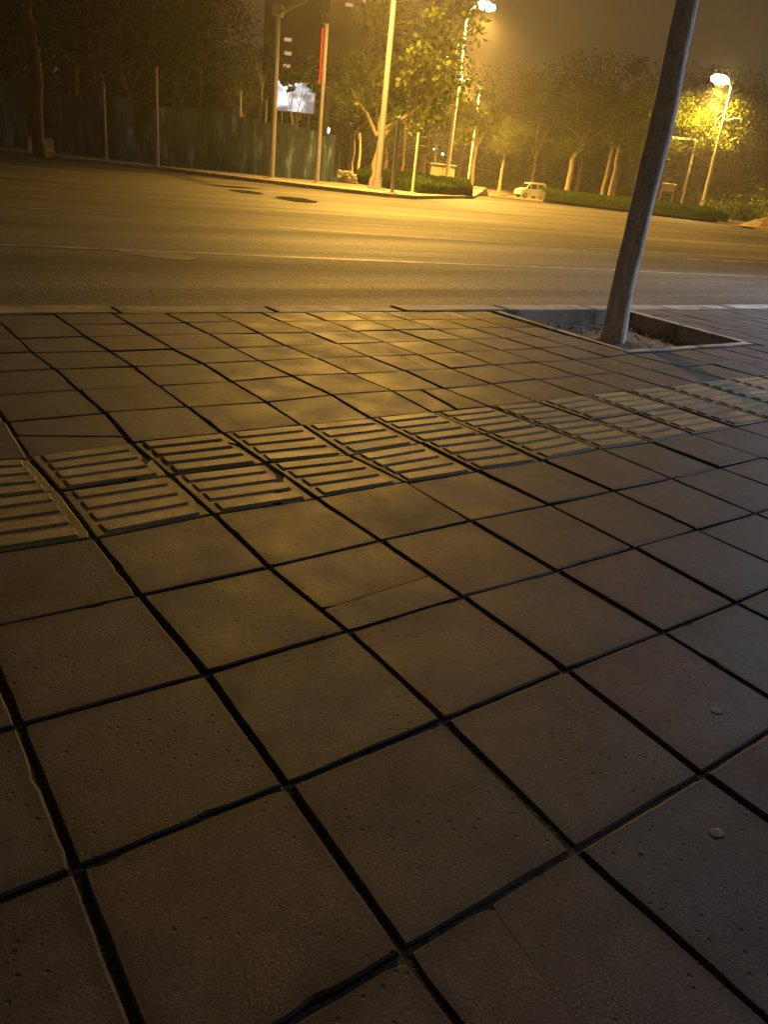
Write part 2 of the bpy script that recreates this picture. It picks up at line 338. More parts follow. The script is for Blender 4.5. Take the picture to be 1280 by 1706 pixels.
# ------------------------------------------------------------------ near pavement: tiles
GX=[[-1240,-930,-620,-312,-5,302,607,911,1215,1517,1818,2119,2418,2717,3014,3311,3607,3901,4195,4487,4779,5070,5359,5648,5936,6223,6509,6793,7077,7360,7642,7923,8203,8482,8760,9037,9313,9588],[-1234,-925,-617,-309,-3,303,607,911,1213,1515,1815,2115,2414,2711,3008,3304,3599,3892,4185,4477,4768,5058,5347,5634,5921,6207,6492,6776,7059,7341,7623,7903,8182,8460,8737,9013,9289,9563],[-1229,-921,-613,-307,-4,301,606,910,1212,1512,1812,2111,2409,2706,3002,3296,3590,3883,4175,4466,4756,5045,5333,5620,5907,6192,6476,6759,7041,7323,7603,7882,8160,8438,8714,8989,9264,9537],[-1225,-917,-610,-306,-10,295,602,911,1209,1510,1809,2107,2404,2700,2995,3289,3582,3874,4165,4455,4745,5033,5320,5606,5892,6176,6459,6742,7023,7303,7583,7861,8139,8415,8691,8965,9239,9511],[-1220,-913,-607,-301,1,309,619,923,1206,1506,1805,2102,2398,2693,2988,3281,3573,3864,4155,4444,4732,5020,5306,5592,5876,6160,6442,6724,7004,7284,7562,7840,8117,8392,8667,8941,9213,9485],[-1216,-910,-604,-298,9,312,621,921,1219,1503,1803,2097,2390,2687,2980,3273,3564,3855,4144,4433,4720,5007,5292,5577,5860,6143,6425,6706,6985,7264,7542,7819,8094,8369,8643,8916,9188,9459],[-1212,-907,-603,-300,0,297,616,916,1213,1505,1807,2089,2377,2678,2973,3264,3555,3844,4133,4421,4707,4993,5278,5562,5845,6126,6407,6687,6966,7244,7521,7797,8072,8346,8619,8891,9162,9432],[-1209,-904,-601,-300,-2,302,604,915,1198,1488,1803,2086,2370,2670,2965,3255,3545,3834,4122,4409,4695,4979,5263,5546,5828,6109,6389,6668,6946,7224,7500,7775,8049,8322,8594,8866,9136,9405],[-1205,-902,-599,-298,-1,300,597,882,1190,1487,1786,2072,2371,2665,2956,3246,3535,3823,4110,4396,4681,4965,5249,5531,5812,6092,6371,6649,6927,7203,7478,7753,8026,8298,8570,8840,9109,9378],[-1202,-899,-598,-300,-12,291,591,891,1182,1472,1766,2034,2357,2658,2948,3237,3525,3812,4098,4384,4668,4951,5233,5515,5795,6074,6353,6630,6907,7182,7456,7730,8002,8274,8545,8814,9083,9350],[-1199,-897,-596,-297,1,308,599,901,1202,1497,1757,2046,2354,2649,2939,3227,3503,3800,4086,4371,4654,4933,5218,5498,5778,6056,6334,6611,6886,7161,7434,7707,7979,8250,8519,8788,9056,9323],[-1197,-896,-596,-296,3,303,601,901,1192,1481,1769,2037,2331,2636,2930,3206,3454,3778,4074,4358,4637,4906,5199,5482,5761,6038,6315,6591,6866,7139,7412,7684,7955,8225,8494,8762,9029,9295],[-1195,-894,-595,-297,2,303,607,906,1177,1477,1762,2056,2340,2632,2921,3206,3480,3777,4061,4344,4626,4903,5186,5465,5743,6020,6296,6571,6845,7118,7390,7661,7931,8200,8468,8735,9001,9266],[-1193,-893,-595,-297,-3,286,596,882,1175,1455,1754,2048,2336,2624,2911,3193,3466,3762,4048,4330,4611,4891,5170,5448,5725,6001,6276,6550,6823,7096,7367,7637,7906,8174,8442,8708,8973,9238],[-1191,-892,-595,-298,-3,289,580,880,1182,1454,1746,2039,2328,2615,2901,3186,3467,3753,4035,4316,4598,4898,5155,5431,5707,5982,6256,6530,6802,7073,7344,7613,7881,8149,8415,8681,8945,9209],[-1190,-892,-595,-299,-4,290,581,875,1169,1460,1731,2029,2320,2606,2891,3176,3469,3741,4022,4302,4604,4957,5159,5413,5688,5963,6236,6509,6780,7051,7320,7589,7856,8123,8388,8653,8917,9179],[-1189,-892,-596,-301,-6,287,579,870,1160,1450,1734,2024,2311,2596,2880,3174,3491,3738,4008,4287,4567,4866,5121,5395,5670,5943,6216,6488,6758,7028,7296,7564,7831,8097,8361,8625,8888,9150]]
GY=[[-1274,-1271,-1267,-1262,-1257,-1251,-1245,-1238,-1231,-1223,-1214,-1205,-1195,-1185,-1174,-1163,-1150,-1138,-1125,-1111,-1096,-1081,-1066,-1050,-1033,-1016,-998,-979,-960,-941,-920,-900,-878,-856,-834,-811,-787,-763],[-949,-948,-945,-942,-938,-934,-929,-924,-918,-911,-904,-896,-888,-879,-869,-859,-848,-837,-825,-813,-800,-786,-772,-758,-742,-726,-710,-693,-675,-657,-638,-619,-599,-578,-557,-536,-513,-490],[-628,-627,-626,-624,-621,-619,-617,-612,-607,-602,-596,-590,-583,-575,-567,-558,-549,-539,-529,-518,-506,-494,-481,-468,-454,-440,-425,-409,-393,-376,-359,-341,-322,-303,-283,-263,-242,-221],[-308,-309,-309,-308,-306,-307,-309,-304,-300,-295,-291,-286,-280,-274,-268,-260,-252,-244,-235,-225,-215,-205,-193,-181,-169,-156,-142,-128,-113,-98,-82,-65,-48,-30,-12,7,26,46],[8,6,5,4,2,5,5,2,1,7,9,15,19,24,29,35,42,49,56,64,73,82,92,103,114,126,138,151,164,178,193,208,224,240,257,274,292,311],[322,319,317,317,308,310,315,308,306,306,302,311,316,320,324,328,333,339,345,352,359,367,375,384,394,404,415,427,439,451,464,478,492,507,523,539,555,573],[634,629,624,620,614,614,624,622,611,610,608,605,610,613,615,618,622,626,631,636,642,649,656,663,672,681,690,700,711,722,733,746,759,772,786,801,816,832],[942,936,930,921,906,925,916,916,909,898,912,897,905,904,904,906,908,911,914,918,923,928,934,940,947,954,962,971,980,990,1000,1011,1022,1034,1047,1060,1074,1089],[1249,1241,1233,1226,1209,1214,1203,1175,1195,1194,1194,1187,1192,1191,1191,1191,1192,1193,1195,1198,1201,1204,1209,1213,1219,1225,1232,1239,1247,1255,1264,1273,1283,1294,1305,1317,1330,1343],[1552,1543,1534,1515,1474,1498,1496,1494,1488,1479,1466,1456,1473,1476,1474,1473,1473,1473,1473,1474,1476,1478,1481,1485,1489,1493,1498,1504,1511,1517,1525,1533,1542,1551,1561,1571,1582,1594],[1853,1842,1832,1822,1807,1815,1803,1777,1796,1781,1751,1753,1763,1759,1756,1754,1762,1751,1760,1750,1761,1750,1751,1753,1756,1759,1763,1767,1772,1777,1784,1790,1798,1805,1814,1823,1832,1843],[2151,2139,2128,2117,2109,2107,2097,2079,2098,2070,2055,2036,2050,2041,2034,2041,2072,2043,2072,2040,2071,2031,2018,2019,2020,2022,2024,2027,2031,2035,2040,2045,2051,2057,2064,2072,2080,2089],[2447,2433,2420,2408,2403,2411,2386,2373,2364,2367,2342,2324,2324,2316,2310,2305,2310,2297,2304,2290,2299,2285,2283,2282,2282,2282,2283,2285,2287,2290,2293,2297,2301,2306,2312,2318,2325,2332],[2740,2725,2711,2697,2691,2698,2650,2650,2628,2628,2615,2606,2599,2591,2583,2577,2570,2565,2559,2555,2551,2548,2545,2543,2541,2540,2540,2540,2540,2542,2544,2546,2549,2553,2557,2562,2567,2573],[3030,3014,2998,2983,2969,2963,2955,2935,2935,2905,2882,2879,2872,2863,2854,2846,2838,2831,2825,2819,2813,2808,2804,2801,2798,2795,2793,2792,2791,2791,2792,2793,2794,2797,2799,2803,2807,2811],[3318,3300,3283,3267,3250,3227,3223,3201,3201,3202,3179,3155,3143,3131,3122,3112,3103,3094,3087,3079,3073,3065,3061,3053,3051,3042,3044,3034,3039,3038,3037,3037,3037,3038,3039,3041,3044,3047],[3603,3584,3566,3548,3522,3479,3485,3458,3459,3439,3436,3416,3409,3395,3386,3374,3365,3354,3345,3334,3327,3314,3311,3294,3295,3274,3282,3255,3277,3283,3280,3278,3277,3277,3277,3277,3278,3280]]

def C(i, y): return Vector((GX[y + 4][i + 4] / 1000, GY[y + 4][i + 4] / 1000))
def project(v):
    d = Vector(v) - CP; z = d.dot(CF)
    return (640 + FPX * d.dot(CR) / z, 853 - FPX * d.dot(CU) / z, z)
grid_sheet('sand_bed', M['sand'], [-60, -3, 0, 3, 60], [-40, -2, 0, 2, 3.2], lambda x, y: -.022 if not (3.4 < x < 5 and y > 2) else -.022, kind='structure')
bpy.data.objects.remove(bpy.data.objects['sand_bed'])
# bed with the tree pit left open
pit = [(3.53, 2.145), (4.80, 2.150), (4.93, 3.30), (3.60, 3.345)]
b = MB(); Z0 = -.0075
def q4(x0, y0, x1, y1): b.add([(x0, y0, Z0), (x1, y0, Z0), (x1, y1, Z0), (x0, y1, Z0)], [(0, 1, 2, 3)])
q4(-60, -40, 60, 2.10); q4(-60, 2.10, 3.50, 3.40); q4(4.96, 2.10, 60, 3.25)
b.build('sand_bed', M['sand'], kind='structure')
side = thing('sidewalk', '', ''); del side['label']; del side['category']; side['kind'] = 'structure'

def slab_poly(P, jit=.0010, ch=.0035, seg=5, z0=0.0, tilt=None, depth=.045, rng=random):
    """a worn concrete tile: outline P (metres, relative), slightly uneven arris, chamfer, sides"""
    n = len(P); c = sum(P, Vector((0, 0))) / n; outer = []
    for i in range(n):
        a, b2 = P[i], P[(i + 1) % n]
        for s in range(seg):
            t = s / seg; q = a.lerp(b2, t); d = (b2 - a).normalized(); nr = Vector((d.y, -d.x))
            k = rng.uniform(-jit, jit) if s else -.0015 - (rng.random() ** 9) * .008
            if s and rng.random() < .02: k -= rng.uniform(.002, .005)
            outer.append(q + nr * k)
    m = len(outer); tx, ty = tilt or (0, 0); zt = lambda q: z0 + tx * (q.x - c.x) + ty * (q.y - c.y)
    vs = []
    for q in outer:
        d = (c - q); L = d.length; e = q + d / L * ch * 1.6; vs.append((e.x, e.y, zt(e)))
    for q in outer: vs.append((q.x, q.y, zt(q) - ch))
    for q in outer: vs.append((q.x, q.y, -depth))
    fs = [tuple(range(m))]
    for L in range(2):
        for i in range(m):
            j = (i + 1) % m; fs.append((L * m + i, (L + 1) * m + i, (L + 1) * m + j, L * m + j))
    return vs, fs
GA, GB = .0042, .0029     # half joints across / along
def inset(P4, ga=GA, gb=GB):
    a, b2, c, d = P4   # (i,y) (i+1,y) (i+1,y+1) (i,y+1)
    ux = ((b2 - a) + (c - d)).normalized(); uy = ((d - a) + (c - b2)).normalized()
    return [a + ux * ga + uy * gb, b2 - ux * ga + uy * gb, c - ux * ga - uy * gb, d + ux * ga - uy * gb]
def clipline(P, p, q):
    """split polygon by the line p-q, return the two halves"""
    nrm = Vector((-(q - p).y, (q - p).x)); L, Rr = [], []
    for i in range(len(P)):
        a, b2 = P[i], P[(i + 1) % len(P)]; da, db = (a - p).dot(nrm), (b2 - p).dot(nrm)
        (L if da >= 0 else Rr).append(a)
        if da * db < 0: x = a.lerp(b2, da / (da - db)); L.append(x); Rr.append(x)
    return L, Rr
def shrink(P, g):
    c = sum(P, Vector((0, 0))) / len(P); return [q + (c - q).normalized() * g for q in P]
cells = []
for y in range(-4, 12):
    for i in range(-4, 33):
        if 12 <= i < 17 and y >= 7: continue
        P4 = [C(i, y), C(i + 1, y), C(i + 1, y + 1), C(i, y + 1)]
        cen = sum(P4, Vector((0, 0))) / 4; pp = [project((q.x, q.y, 0)) for q in P4]
        infr = any(z > .05 and -60 < u < 1340 and -60 < v < 1766 for u, v, z in pp)
        area = 0
        if all(z > .05 for _, _, z in pp):
            area = abs(sum(pp[k][0] * pp[(k + 1) % 4][1] - pp[(k + 1) % 4][0] * pp[k][1] for k in range(4))) / 2
        elif infr: area = 1e6
        cells.append((infr, area, i, y, P4))
cells.sort(key=lambda c: (not c[0], -c[1]))
TACT = (3, 4)
# broken tiles: (i,y) -> cut lines in unit tile coordinates, and the width of the crack
BROKEN = {(5, 5): [((.55, 1.05), (.42, -.05), .007)], (0, 5): [((-.05, .62), (1.05, .22), .004)], (0, 4): [((.62, -.05), (1.05, .62), .011)],
          (1, 3): [((.55, -.1), (1.05, .75), .010)], (1, 4): [((.55, 1.1), (1.05, .55), .005)], (0, -2): [((.46, 1.05), (.27, -.05), .0002)],
          (1, 1): [((-.05, .30), (1.05, .36), .0002)], (7, 3): [((.4, -.1), (.5, 1.1), .0012)], (6, 7): [((.55, -.1), (.62, 1.1), .0012)]}
rb = MB()
ridge_w, ridge_l, ridge_h = .052, .244, .0046
x, y_, h_, c_ = ridge_l / 2, ridge_w / 2, ridge_h, .005
rb.add([(-x, -y_, -.001), (x, -y_, -.001), (x, y_, -.001), (-x, y_, -.001), (-x + c_, -y_ + c_, h_), (x - c_, -y_ + c_, h_), (x - c_, y_ - c_, h_), (-x + c_, y_ - c_, h_)],
       [(4, 5, 6, 7), (0, 1, 5, 4), (1, 2, 6, 5), (2, 3, 7, 6), (3, 0, 4, 7)])
ridge_mesh = rb.mesh('ridge', M['ridge'])
stuff = MB(); stuff_t = MB(); n_ind = 0
for infr, area, i, y, P4 in cells:
    rg = random.Random(i * 131 + y * 7 + 5); tact = y in TACT
    big_gap = .0022 * rg.random()
    Q = inset(P4, GA + big_gap, GB + .002 * rg.random())
    cen = sum(Q, Vector((0, 0))) / 4; z0 = rg.uniform(-.0028, .0012); tilt = (rg.uniform(-.010, .010), rg.uniform(-.010, .010))
    if not infr or n_ind >= 290:
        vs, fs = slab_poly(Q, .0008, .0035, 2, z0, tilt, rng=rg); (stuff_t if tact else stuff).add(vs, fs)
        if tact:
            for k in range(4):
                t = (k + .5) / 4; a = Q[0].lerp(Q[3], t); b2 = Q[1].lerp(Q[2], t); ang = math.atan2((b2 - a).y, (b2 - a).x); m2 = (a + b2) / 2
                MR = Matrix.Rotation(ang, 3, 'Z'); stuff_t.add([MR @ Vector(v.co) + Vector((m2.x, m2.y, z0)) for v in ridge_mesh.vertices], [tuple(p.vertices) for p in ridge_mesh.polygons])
        continue
    n_ind += 1
    polys = [[q - cen for q in Q]]
    if (i, y) in BROKEN:
        for (u0, v0), (u1, v1), gap in BROKEN[(i, y)]:
            def uv(u, v): return (Q[0].lerp(Q[1], u)).lerp(Q[3].lerp(Q[2], u), v) - cen
            new = []
            for Pq in polys:
                A_, B_ = clipline(Pq, uv(u0, v0), uv(u1, v1))
                dirn = (uv(u1, v1) - uv(u0, v0)).normalized(); nn = Vector((-dirn.y, dirn.x))
                for s_, half in ((1, A_), (-1, B_)):
                    if len(half) >= 3:
                        p0 = uv(u0, v0)
                        new.append([q + nn * s_ * gap if abs((q - p0).dot(nn)) < .0005 else q for q in half])
            polys = new
    tint = rg.random(); fine_crack = (i, y) in BROKEN and BROKEN[(i, y)][0][2] < .001
    seg = 10 if area > 9000 else 5 if area > 2500 else 3
    for pi_, Pq in enumerate(polys):
        bm_ = MB(); vs, fs = slab_poly(Pq, .0003 if fine_crack else .0008, (.0005 if fine_crack else .0021 + .0008 * rg.random()), seg, z0 - (0 if fine_crack else .002 * pi_), (tilt[0] + (rg.uniform(-.01, .01) if pi_ and not fine_crack else 0), tilt[1]), rng=rg)
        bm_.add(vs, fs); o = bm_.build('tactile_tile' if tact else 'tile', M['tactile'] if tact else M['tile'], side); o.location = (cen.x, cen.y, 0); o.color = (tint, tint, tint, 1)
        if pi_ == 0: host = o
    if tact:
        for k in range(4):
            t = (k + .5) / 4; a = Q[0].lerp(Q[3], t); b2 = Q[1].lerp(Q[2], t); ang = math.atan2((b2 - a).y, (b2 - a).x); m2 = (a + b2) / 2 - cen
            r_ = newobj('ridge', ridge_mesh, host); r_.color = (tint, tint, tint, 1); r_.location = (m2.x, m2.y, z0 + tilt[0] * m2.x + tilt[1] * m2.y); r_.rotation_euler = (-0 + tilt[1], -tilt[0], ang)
stuff.build('distant_tiles', M['tile'], side, kind='stuff')
stuff_t.build('distant_tactile_tiles', M['tactile'], side, kind='stuff')
# rest of the pavement outside the laid table, same level
b = MB()
for x0, y0, x1, y1 in ((-60, -40, 9.6, -1.23), (-60, -1.23, -1.24, 3.2), (9.2, -1.23, 60, 3.0)):
    b.add([(x0, y0, -.004), (x1, y0, -.004), (x1, y1, -.004), (x0, y1, -.004)], [(0, 1, 2, 3)])
b.build('pavement', M['tile'], kind='structure')

# kerb stones
kerb = thing('kerb', '', ''); del kerb['label']; del kerb['category']; kerb['kind'] = 'structure'
kx = [.915 + .931 * k for k in range(-14, 60)]
for a, b2 in zip(kx[:-1], kx[1:]):
    rg = random.Random(int(a * 100)); g = .004 + .006 * rg.random()
    o1, o2 = KOUT(a), KOUT(b2); i1, i2 = KIN(a) + .006, KIN(b2) + .006
    if b2 < -12: continue
    Q = [Vector((a + g, i1)), Vector((b2 - g, i2)), Vector((b2 - g, o2)), Vector((a + g, o1))]
    c = sum(Q, Vector((0, 0))) / 4; vs, fs = slab_poly([q - c for q in Q], .0015, .008, 6, .004 + rg.uniform(-.003, .004), (0, rg.uniform(-.01, .01)), .16, rng=rg)
    bm_ = MB(); bm_.add(vs, fs); o = bm_.build('kerb_stone', M['kerb'], kerb); o.color = (rg.random(),) * 3 + (1,); o.location = (c.x, c.y, 0)

# tree pit: edging stones and soil
pitb = thing('tree_pit', 'square tree pit with concrete edging and dry soil around the near tree trunk', 'tree pit', (4.2, 2.7, 0))
def edging(a, b2, w, inward):
    a, b2 = Vector(a), Vector(b2); d = (b2 - a).normalized(); nr = Vector((-d.y, d.x)) * inward * w
    Q = [a, b2, b2 + nr, a + nr]
    if inward < 0: Q = [a + nr, b2 + nr, b2, a]
    c = sum(Q, Vector((0, 0))) / 4; rg = random.Random(int(a.x * 1000)); vs, fs = slab_poly([q - c for q in Q], .0016, .006, 6, .003, (0, 0), .15, rng=rg)
    bm_ = MB(); bm_.add(vs, fs); o = bm_.build('edging_stone', M['kerb'], pitb); o.location = (c.x - 4.2, c.y - 2.7, 0)
p0, p1, p2, p3 = [Vector(q) for q in pit]
edging(p3, p3.lerp(p0, .5) + Vector((0, .002)), .062, -1); edging(p3.lerp(p0, .5) - Vector((0, .003)), p0, .062, -1)
edging(p0 + Vector((-.06, 0)), p0.lerp(p1, .55), .058, -1); edging(p0.lerp(p1, .55) + Vector((.006, 0)), p1 + Vector((.06, 0)), .058, -1)
edging(p1, p1.lerp(p2, .5), .075, -1); edging(p1.lerp(p2, .5) + Vector((0, .004)), p2, .075, -1)
N = 34; vs = []; fs = []
for j in range(N + 1):
    for i in range(N + 1):
        u, v = i / N, j / N; q = (p0.lerp(p1, u)).lerp(p3.lerp(p2, u), v)
        z = -.118 + .03 * noise.noise(Vector((q.x * 5, q.y * 5, 3))) + .018 * noise.noise(Vector((q.x * 19, q.y * 19, 1)))
        z += .03 * math.exp(-((q.x - 4.16) ** 2 + (q.y - 2.74) ** 2) / .05)
        vs.append((q.x - 4.2 , q.y - 2.7, z))
for j in range(N):
    for i in range(N): a = j * (N + 1) + i; fs.append((a, a + 1, a + N + 2, a + N + 1))
b = MB(); b.add(vs, fs, True); b.build('soil', M['soil'], pitb)
b = MB()
for k in range(260):
    u, v = random.random(), random.random(); q = (p0.lerp(p1, u)).lerp(p3.lerp(p2, u), v); r = U(.006, .02)
    b.ball((q.x - 4.2, q.y - 2.7, -.112 + .03 * noise.noise(Vector((q.x * 5, q.y * 5, 3)))), (r, r * U(.6, 1.2), r * .6), 5, .25)
b.build('soil_clods', M['soil_pale'], pitb, kind='stuff')
b = MB()
for k in range(330):
    u, v = random.random(), random.random() ** 1.2; q = (p0.lerp(p1, u)).lerp(p3.lerp(p2, u), v); w = U(0, 6.28); L = U(.03, .075)
    a = Vector((q.x - 4.2, q.y - 2.7, -.12)); tip = a + Vector((math.cos(w) * L * .6, math.sin(w) * L * .6, L)); s_ = Vector((-math.sin(w), math.cos(w), 0)) * .003
    b.add([a - s_, a + s_, tip], [(0, 1, 2)])
b.build('dry_grass', leafm('dry_grass', (.16, .13, .05), (.30, .24, .10)), pitb, kind='stuff')

# ------------------------------------------------------------------ far pavement, island, verges
FZ = 0.0
kp = [on(0, 256, -.13), on(127, 270, -.13), on(282, 286, -.13), on(420, 303, -.13), on(513, 314, -.13), on(575, 321, -.13), on(640, 328, -.13), on(690, 332, -.13)]
isl = [on(740, 331, -.13), on(788, 331, -.13)]
far_right = [at(803, 318, 62), at(812, 311, 100)]
pts = [Vector((-60, 44)), Vector((-6, 40.5))] + [p.xy for p in kp] + [p.xy for p in isl] + [p.xy for p in far_right] + [Vector((120, 230)), Vector((-60, 230))]
slab('far_sidewalk', [tuple(p) for p in pts], FZ, 1.1, M['pavement'], kind='structure')
fk = thing('far_kerb', '', ''); del fk['label']; del fk['category']; fk['kind'] = 'structure'
path = [Vector((-6, 40.5))] + [p.xy.copy() for p in kp] + [p.xy.copy() for p in isl] + [far_right[0].xy.copy()]
b = None
for a, b2 in zip(path[:-1], path[1:]):
    L = (b2 - a).length; n = max(1, round(L / 1.0)); d = (b2 - a).normalized()
    for k in range(n):
        m2 = a + (b2 - a) * ((k + .5) / n); bm_ = MB(); bm_.box((0, 0, 0), (L / n - .02, .16, .17), 0, .015); o = bm_.build('kerb_stone', M['concrete_grey'], fk)
        o.location = (m2.x, m2.y, -.065); o.rotation_euler = (0, 0, math.atan2(d.y, d.x))
rv = [on(905, 334, -.13), on(1040, 351, -.13), on(1160, 366, -.13), on(1215, 374, -.13), on(1280, 386, -.13), on(1400, 412, -.13)]
vz = -.02
pts = [p.xy for p in rv] + [Vector((120, -20)), Vector((200, 20)), Vector((200, 120))] + [at(935, 322, 84).xy]
slab('verge', [tuple(p) for p in pts], vz, 1.2, M['verge'], kind='structure')
vp_ = at(885, 331, 92)
# bank behind the parked van
bs = at(805, 320, 99).xy; be = at(935, 334, 99).xy
dirv = (vp_.xy - CP.xy).normalized(); sidev = Vector((dirv.y, -dirv.x)); b = MB(); vs = []
for j in range(8):
    for i in range(21):
        q = vp_.xy + dirv * (4.5 + (0, 1.5, 3.5, 6, 12, 30, 60, 110)[j]) + sidev * (-24 + i * 2.4) * (1 + j * .12)
        vs.append((q.x, q.y, (-.95, -.72, -.45, -.28, -.2, -.15, -.1, 0)[j] + .12 * noise.noise(Vector((q.x * .4, q.y * .4, 0)))))
b.add(vs, [(j * 21 + i, j * 21 + i + 1, (j + 1) * 21 + i + 1, (j + 1) * 21 + i) for j in range(7) for i in range(20)], True)
b.build('bank', M['soil_pale'], kind='structure')

# ------------------------------------------------------------------ street lights and posts
def lamp_light(head, loc, power, color=SODIUM, size=.25, spot=None):
    L = bpy.data.lights.new('lamp_light', 'SPOT'); L.spot_size = R(173); L.spot_blend = 1.0; L.energy = power; L.color = color; L.shadow_soft_size = size
    o = newobj('lamp_light', L, head); o.location = loc
    if spot: o.rotation_euler = Vector((0, 0, -1)).rotation_difference(Vector(spot)).to_euler()
    return o
def street_lamp(base, H, aim, reach, label, r=.10, power=0, lens='bulb', mat='pole', group='street lamps along the road', lens_s=1.0, color=SODIUM, rise=.6, second=None, spot=None):
    t = thing('street_lamp', label, 'street lamp', base, group)
    b = MB(); b.tube([(0, 0, 0), (0, 0, H * .5), (0, 0, H)], [r, r * .8, r * .6], 12); b.build('pole', M[mat], t)
    b = MB(); b.box((0, 0, .03), (r * 4, r * 4, .06), 0, .01); b.tube([(0, 0, .06), (0, 0, .5)], r * 1.35, 12); b.build('base', M[mat], t)
    d = Vector((math.cos(aim), math.sin(aim), 0)); b = MB()
    P = [Vector((0, 0, H - .05)) + d * reach * s + Vector((0, 0, rise * math.sin(s * math.pi / 2))) for s in (0, .15, .35, .6, 1)]
    b.tube(P, [r * .6, r * .5, r * .45, r * .42, r * .4], 8); b.build('arm', M[mat], t)
    e = P[-1]; h = MB(); rot = Matrix.Rotation(aim, 3, 'Z') @ Matrix.Rotation(-.10, 3, 'Y')
    h.box(e + d * .3 + Vector((0, 0, .04)), (.85, .34, .16), bev=.06, rot=rot); hd = h.build('lamp_head', M['housing'], t)
    g = MB(); g.ball(e + d * .32 + Vector((0, 0, -.05)), (.30 * lens_s, .14 * lens_s, .10 * lens_s), 12); g.build('lens', M[lens], hd)
    if power: lamp_light(hd, e + d * .32 + Vector((0, 0, -.16 - .12 * lens_s)), power, color, spot=spot)
    if second:
        h2, r2, a2 = second; d2 = Vector((math.cos(a2), math.sin(a2), 0)); b = MB()
        b.tube([Vector((0, 0, h2)), Vector((0, 0, h2 + .35)) + d2 * r2 * .5, Vector((0, 0, h2 + .5)) + d2 * r2], r * .35, 6); b.build('arm', M[mat], t)
        b = MB(); b.box(Vector((0, 0, h2 + .53)) + d2 * (r2 + .3), (.75, .3, .16), a2, .05); b.build('lamp_head', M['pole_white'], t)
    return t
SR = math.atan2(CR.y, CR.x)     # azimuth of the picture's right
A = on(628, 315, 0)
street_lamp(A, 9.8, math.atan2(-2.1, -2.1), 3.0, 'tall pale lamp post rising past the forked tree at the end of the kerb', .15, 32000, group='street lamps along the road', spot=(CR.x * .9 - CF.x * .44, CR.y * .9 - CF.y * .44, -1))
# post behind the hedge whose head is at the top edge of the picture
pB = at(744, 300, 47); pB.z = FZ; tB = top_z(pB, 811, 8)
street_lamp(pB, tB.z - .55, SR, (tB.xy - pB.xy).length - .3, 'lamp post behind the island hedge by the cabinet, its lamp highest of those in view', .13, 32000, mat='pole_white', lens_s=2.2)
pC = at(780, 310, 66); pC.z = FZ; tC = top_z(pC, 777, 133)
qC = top_z(pC, 798, 140)
street_lamp(pC, tC.z - .45, SR + math.pi, 1.25, 'lamp post at the hedge corner with a small lit head among leaves', .13, 40000, mat='pole_white', lens='bulb_far', lens_s=1.9)
pD = at(722, 292, 88); pD.z = FZ; tD = top_z(pD, 738, 72)
street_lamp(pD, tD.z - .5, SR, .5, 'distant lamp shining through the leaves of the large tree', .13, 65000, lens='bulb_far', lens_s=1.7)
# right lamp
pE = on(1167, 357, vz); tE = top_z(pE, 1217, 140)
s2 = top_z(pE, 1207, 200)
street_lamp(pE, tE.z - .2, SR + math.pi - .3, .75, 'white lamp post right of the tree trunk with a glaring head and a second arm', .13, 40000, mat='pole_white', second=(s2.z - .3, .9, SR), lens_s=3.9)
# cool lamp further along the near pavement, out of view to the right
street_lamp(Vector((10.8, .2, 0)), 4.3, math.pi / 2 + .2, .7, 'unseen white lamp post on the near pavement beyond the tree pit, out of view to the right', .08, 2500, lens='white_light', color=COOL, group='lamps of the near pavement')

def post(base, px, py, label, r, mat='pole', cat='pole', name='pole_post', cap=True, group=None):
    tz = top_z(base, px, py).z - base.z; t = thing(name, label, cat, base, group)
    b = MB(); b.tube([(0, 0, 0), (0, 0, tz)], [r, r * .85], 10); b.build('shaft', M[mat], t)
    b = MB(); b.box((0, 0, .02), (r * 4, r * 4, .04), 0, .008); b.build('base_plate', M[mat], t)
    if cap: b = MB(); b.ball((0, 0, tz), (r, r, r * .5), 8); b.build('cap', M[mat], t)
    return t, tz
post(on(177, 268, 0), 171, 138, 'thin pale post in front of the blue patched hoarding', .045)
post(on(262, 278, 0), 264, 113, 'straight pale post with a flat top before the stepped hoarding', .075)
t, tz = post(on(452, 298, 0), 462, 24, 'traffic signal mast with a box on top, just left of the bright sign', .13, cat='signal mast', name='signal_mast')
bz = on(452, 298, 0)
b = MB(); b.box((0, 0, tz + .12), (.42, .42, .36), SR, .03); b.build('junction_box', M['pole'], t)
e = on(545, -9, tz + .1) - bz
b = MB(); b.tube([(0, 0, tz + .02), (e.x, e.y, tz + .25)], [.07, .045], 8); b.build('arm', M['pole_dark'], t)
b = MB(); b.box((e.x, e.y, tz - .25), (.34, .2, .95), SR, .03); sh = b.build('signal_head', M['black'], t)
for k in range(3):
    b = MB(); b.ball(Vector((e.x, e.y, tz - .55 + .3 * k)) - Vector((CF.x, CF.y, 0)) * .1, (.11, .11, .11), 8); b.build('signal_lens', M['black'], sh)
base4 = on(528, 305, 0)
t, tz = post(base4, 544, -40, 'signal pole carrying a long red light strip and a dark housing', .10, cat='signal pole', name='signal_pole')
ra, rb_ = top_z(base4, 538, 47).z, top_z(base4, 534, 140).z; left = -Vector((CR.x, CR.y, 0)).normalized(); tow = -Vector((CF.x, CF.y, 0)).normalized()
b = MB(); b.box(left * .13 + tow * .07 + Vector((0, 0, (ra + rb_) / 2)), (.075, .05, ra - rb_), SR, .02); b.build('light_strip', M['red_led'], t)
ra, rb_ = top_z(base4, 541, 145).z, top_z(base4, 537, 226).z
b = MB(); b.box(-left * .22 + tow * .02 + Vector((0, 0, (ra + rb_) / 2)), (.2, .16, ra - rb_), SR, .02); b.build('housing', M['black'], t)
post(on(653, 322, 0), 664, 196, 'slim post at the kerb just right of the tall lamp post', .075)
base6 = on(687, 322, 0)
